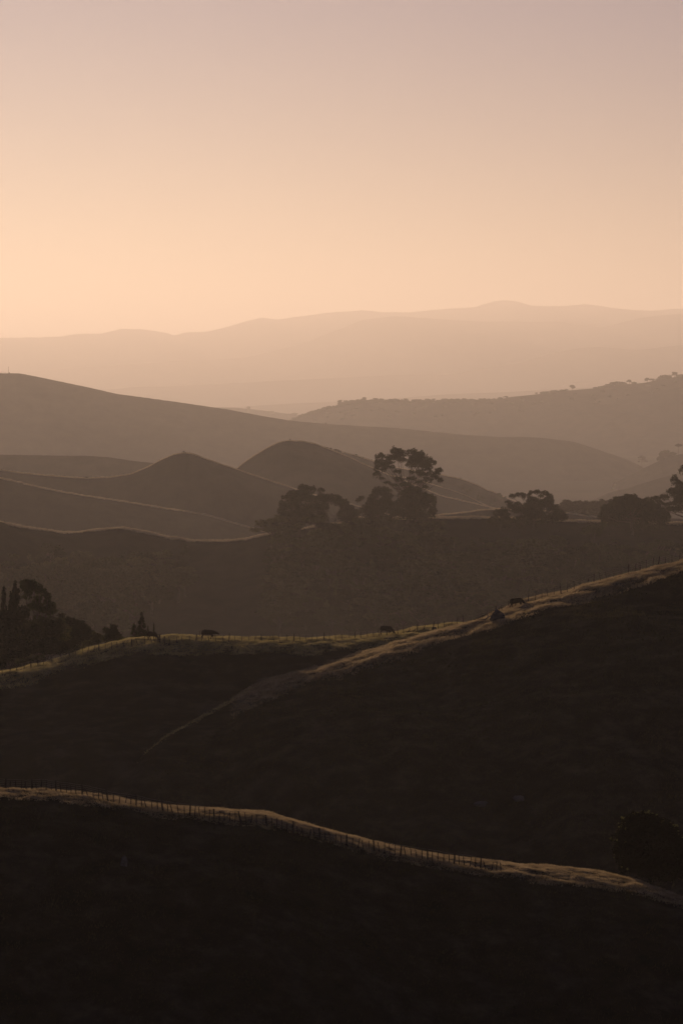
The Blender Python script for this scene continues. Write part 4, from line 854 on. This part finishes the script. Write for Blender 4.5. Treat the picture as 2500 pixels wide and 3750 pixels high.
if p: rock('standing_stone', 'small upright grey stone low on the black foreground slope', (p[0], p[1], p[2] + .2), (.28, .3, .5), 'stone_pale', 31)
def tuft(label, p, h, n, seed, mat='dry_grass', spread=.3):
    rr = np.random.default_rng(seed); X = rr.normal(0, spread, n); Y = rr.normal(0, spread, n); L = h * rr.uniform(.5, 1.1, n); a = rr.uniform(0, 6.28, n)
    v0 = np.stack([X - .03 * np.cos(a), Y - .03 * np.sin(a), 0 * X - .05], -1); v1 = np.stack([X + .03 * np.cos(a), Y + .03 * np.sin(a), 0 * X - .05], -1); v2 = np.stack([X * 1.7, Y * 1.7, L], -1)
    V = np.stack([v0, v1, v2], 1).reshape(-1, 3); o = link(bpy.data.objects.new('grass_tuft', mesh_np('grass_tuft', V, np.arange(len(V)).reshape(-1, 3), M[mat]))); o.location = p
    return tag(o, label, 'grass tuft')
for k, (px, py, hill, h, sp, lab) in enumerate([(1300 + 1340 / 5.227, 2250 + 640 / 5.227, h_c, .6, .55, 'round pale tussock below the leaning fence on the spur'), (238, 1950 + 960 / 1.742, h_b, .45, .5, 'pale tussock at the edge of shade on the left hill'),
        (1250 + 805 / 1.2544, 2700 + 700 / 1.2544, h_a, .3, .18, 'tiny lit tuft alone on the black slope below the near crest'), (1250 + 1200 / 1.2544, 2700 + 775 / 1.2544, h_a, .3, .3, 'small lit tuft lowest on the black slope at right')]):
    p = hill.ray(px, py, near=100, far=30, n=2500)
    if p: tuft(lab, p, h, 160, 40 + k, spread=sp)
for k, (px, py, lab) in enumerate([(1647, 436, 'lower left bird of the two in the sky'), (1651.5, 431, 'upper right bird of the two in the sky')]):
    x, y, z = [float(q) for q in at(px, py, 420)]
    rt = empty('bird', (x, y, z), 0.6); tag(rt, lab, 'bird')
    link(bpy.data.objects.new('body', mesh_np('body', *tube([(-.13, 0, 0), (-.05, 0, 0), (.05, 0, .01), (.15, 0, .01)], [.012, .04, .04, .01], 6), M['hide'])), rt)
    for s in (1, -1):
        V = np.array([(-.05, 0, 0), (.06, 0, 0), (.03, s * .14, .07), (-.03, s * .14, .07), (-.02, s * .27, .03), (-.05, s * .26, .03)]) + np.array([0, s * .02, .01])
        link(bpy.data.objects.new('wing', mesh_np('wing', V, [(0, 1, 2, 3), (3, 2, 4, 5)], M['hide'])), rt)

# ------------------------------------------------------------------ haze
def box(name, a, b, mat):
    (x0, y0, z0), (x1, y1, z1_) = a, b
    V = [(x0, y0, z0), (x1, y0, z0), (x1, y1, z0), (x0, y1, z0), (x0, y0, z1_), (x1, y0, z1_), (x1, y1, z1_), (x0, y1, z1_)]
    F = [(0, 3, 2, 1), (4, 5, 6, 7), (0, 1, 5, 4), (1, 2, 6, 5), (2, 3, 7, 6), (3, 0, 4, 7)]
    return link(bpy.data.objects.new(name, mesh_np(name, V, F, mat)))
hz = box('haze', (-70000, -20000, GROUND_Z - 8), (70000, 90000, 1500), M['haze']); tag(hz, kind='stuff')
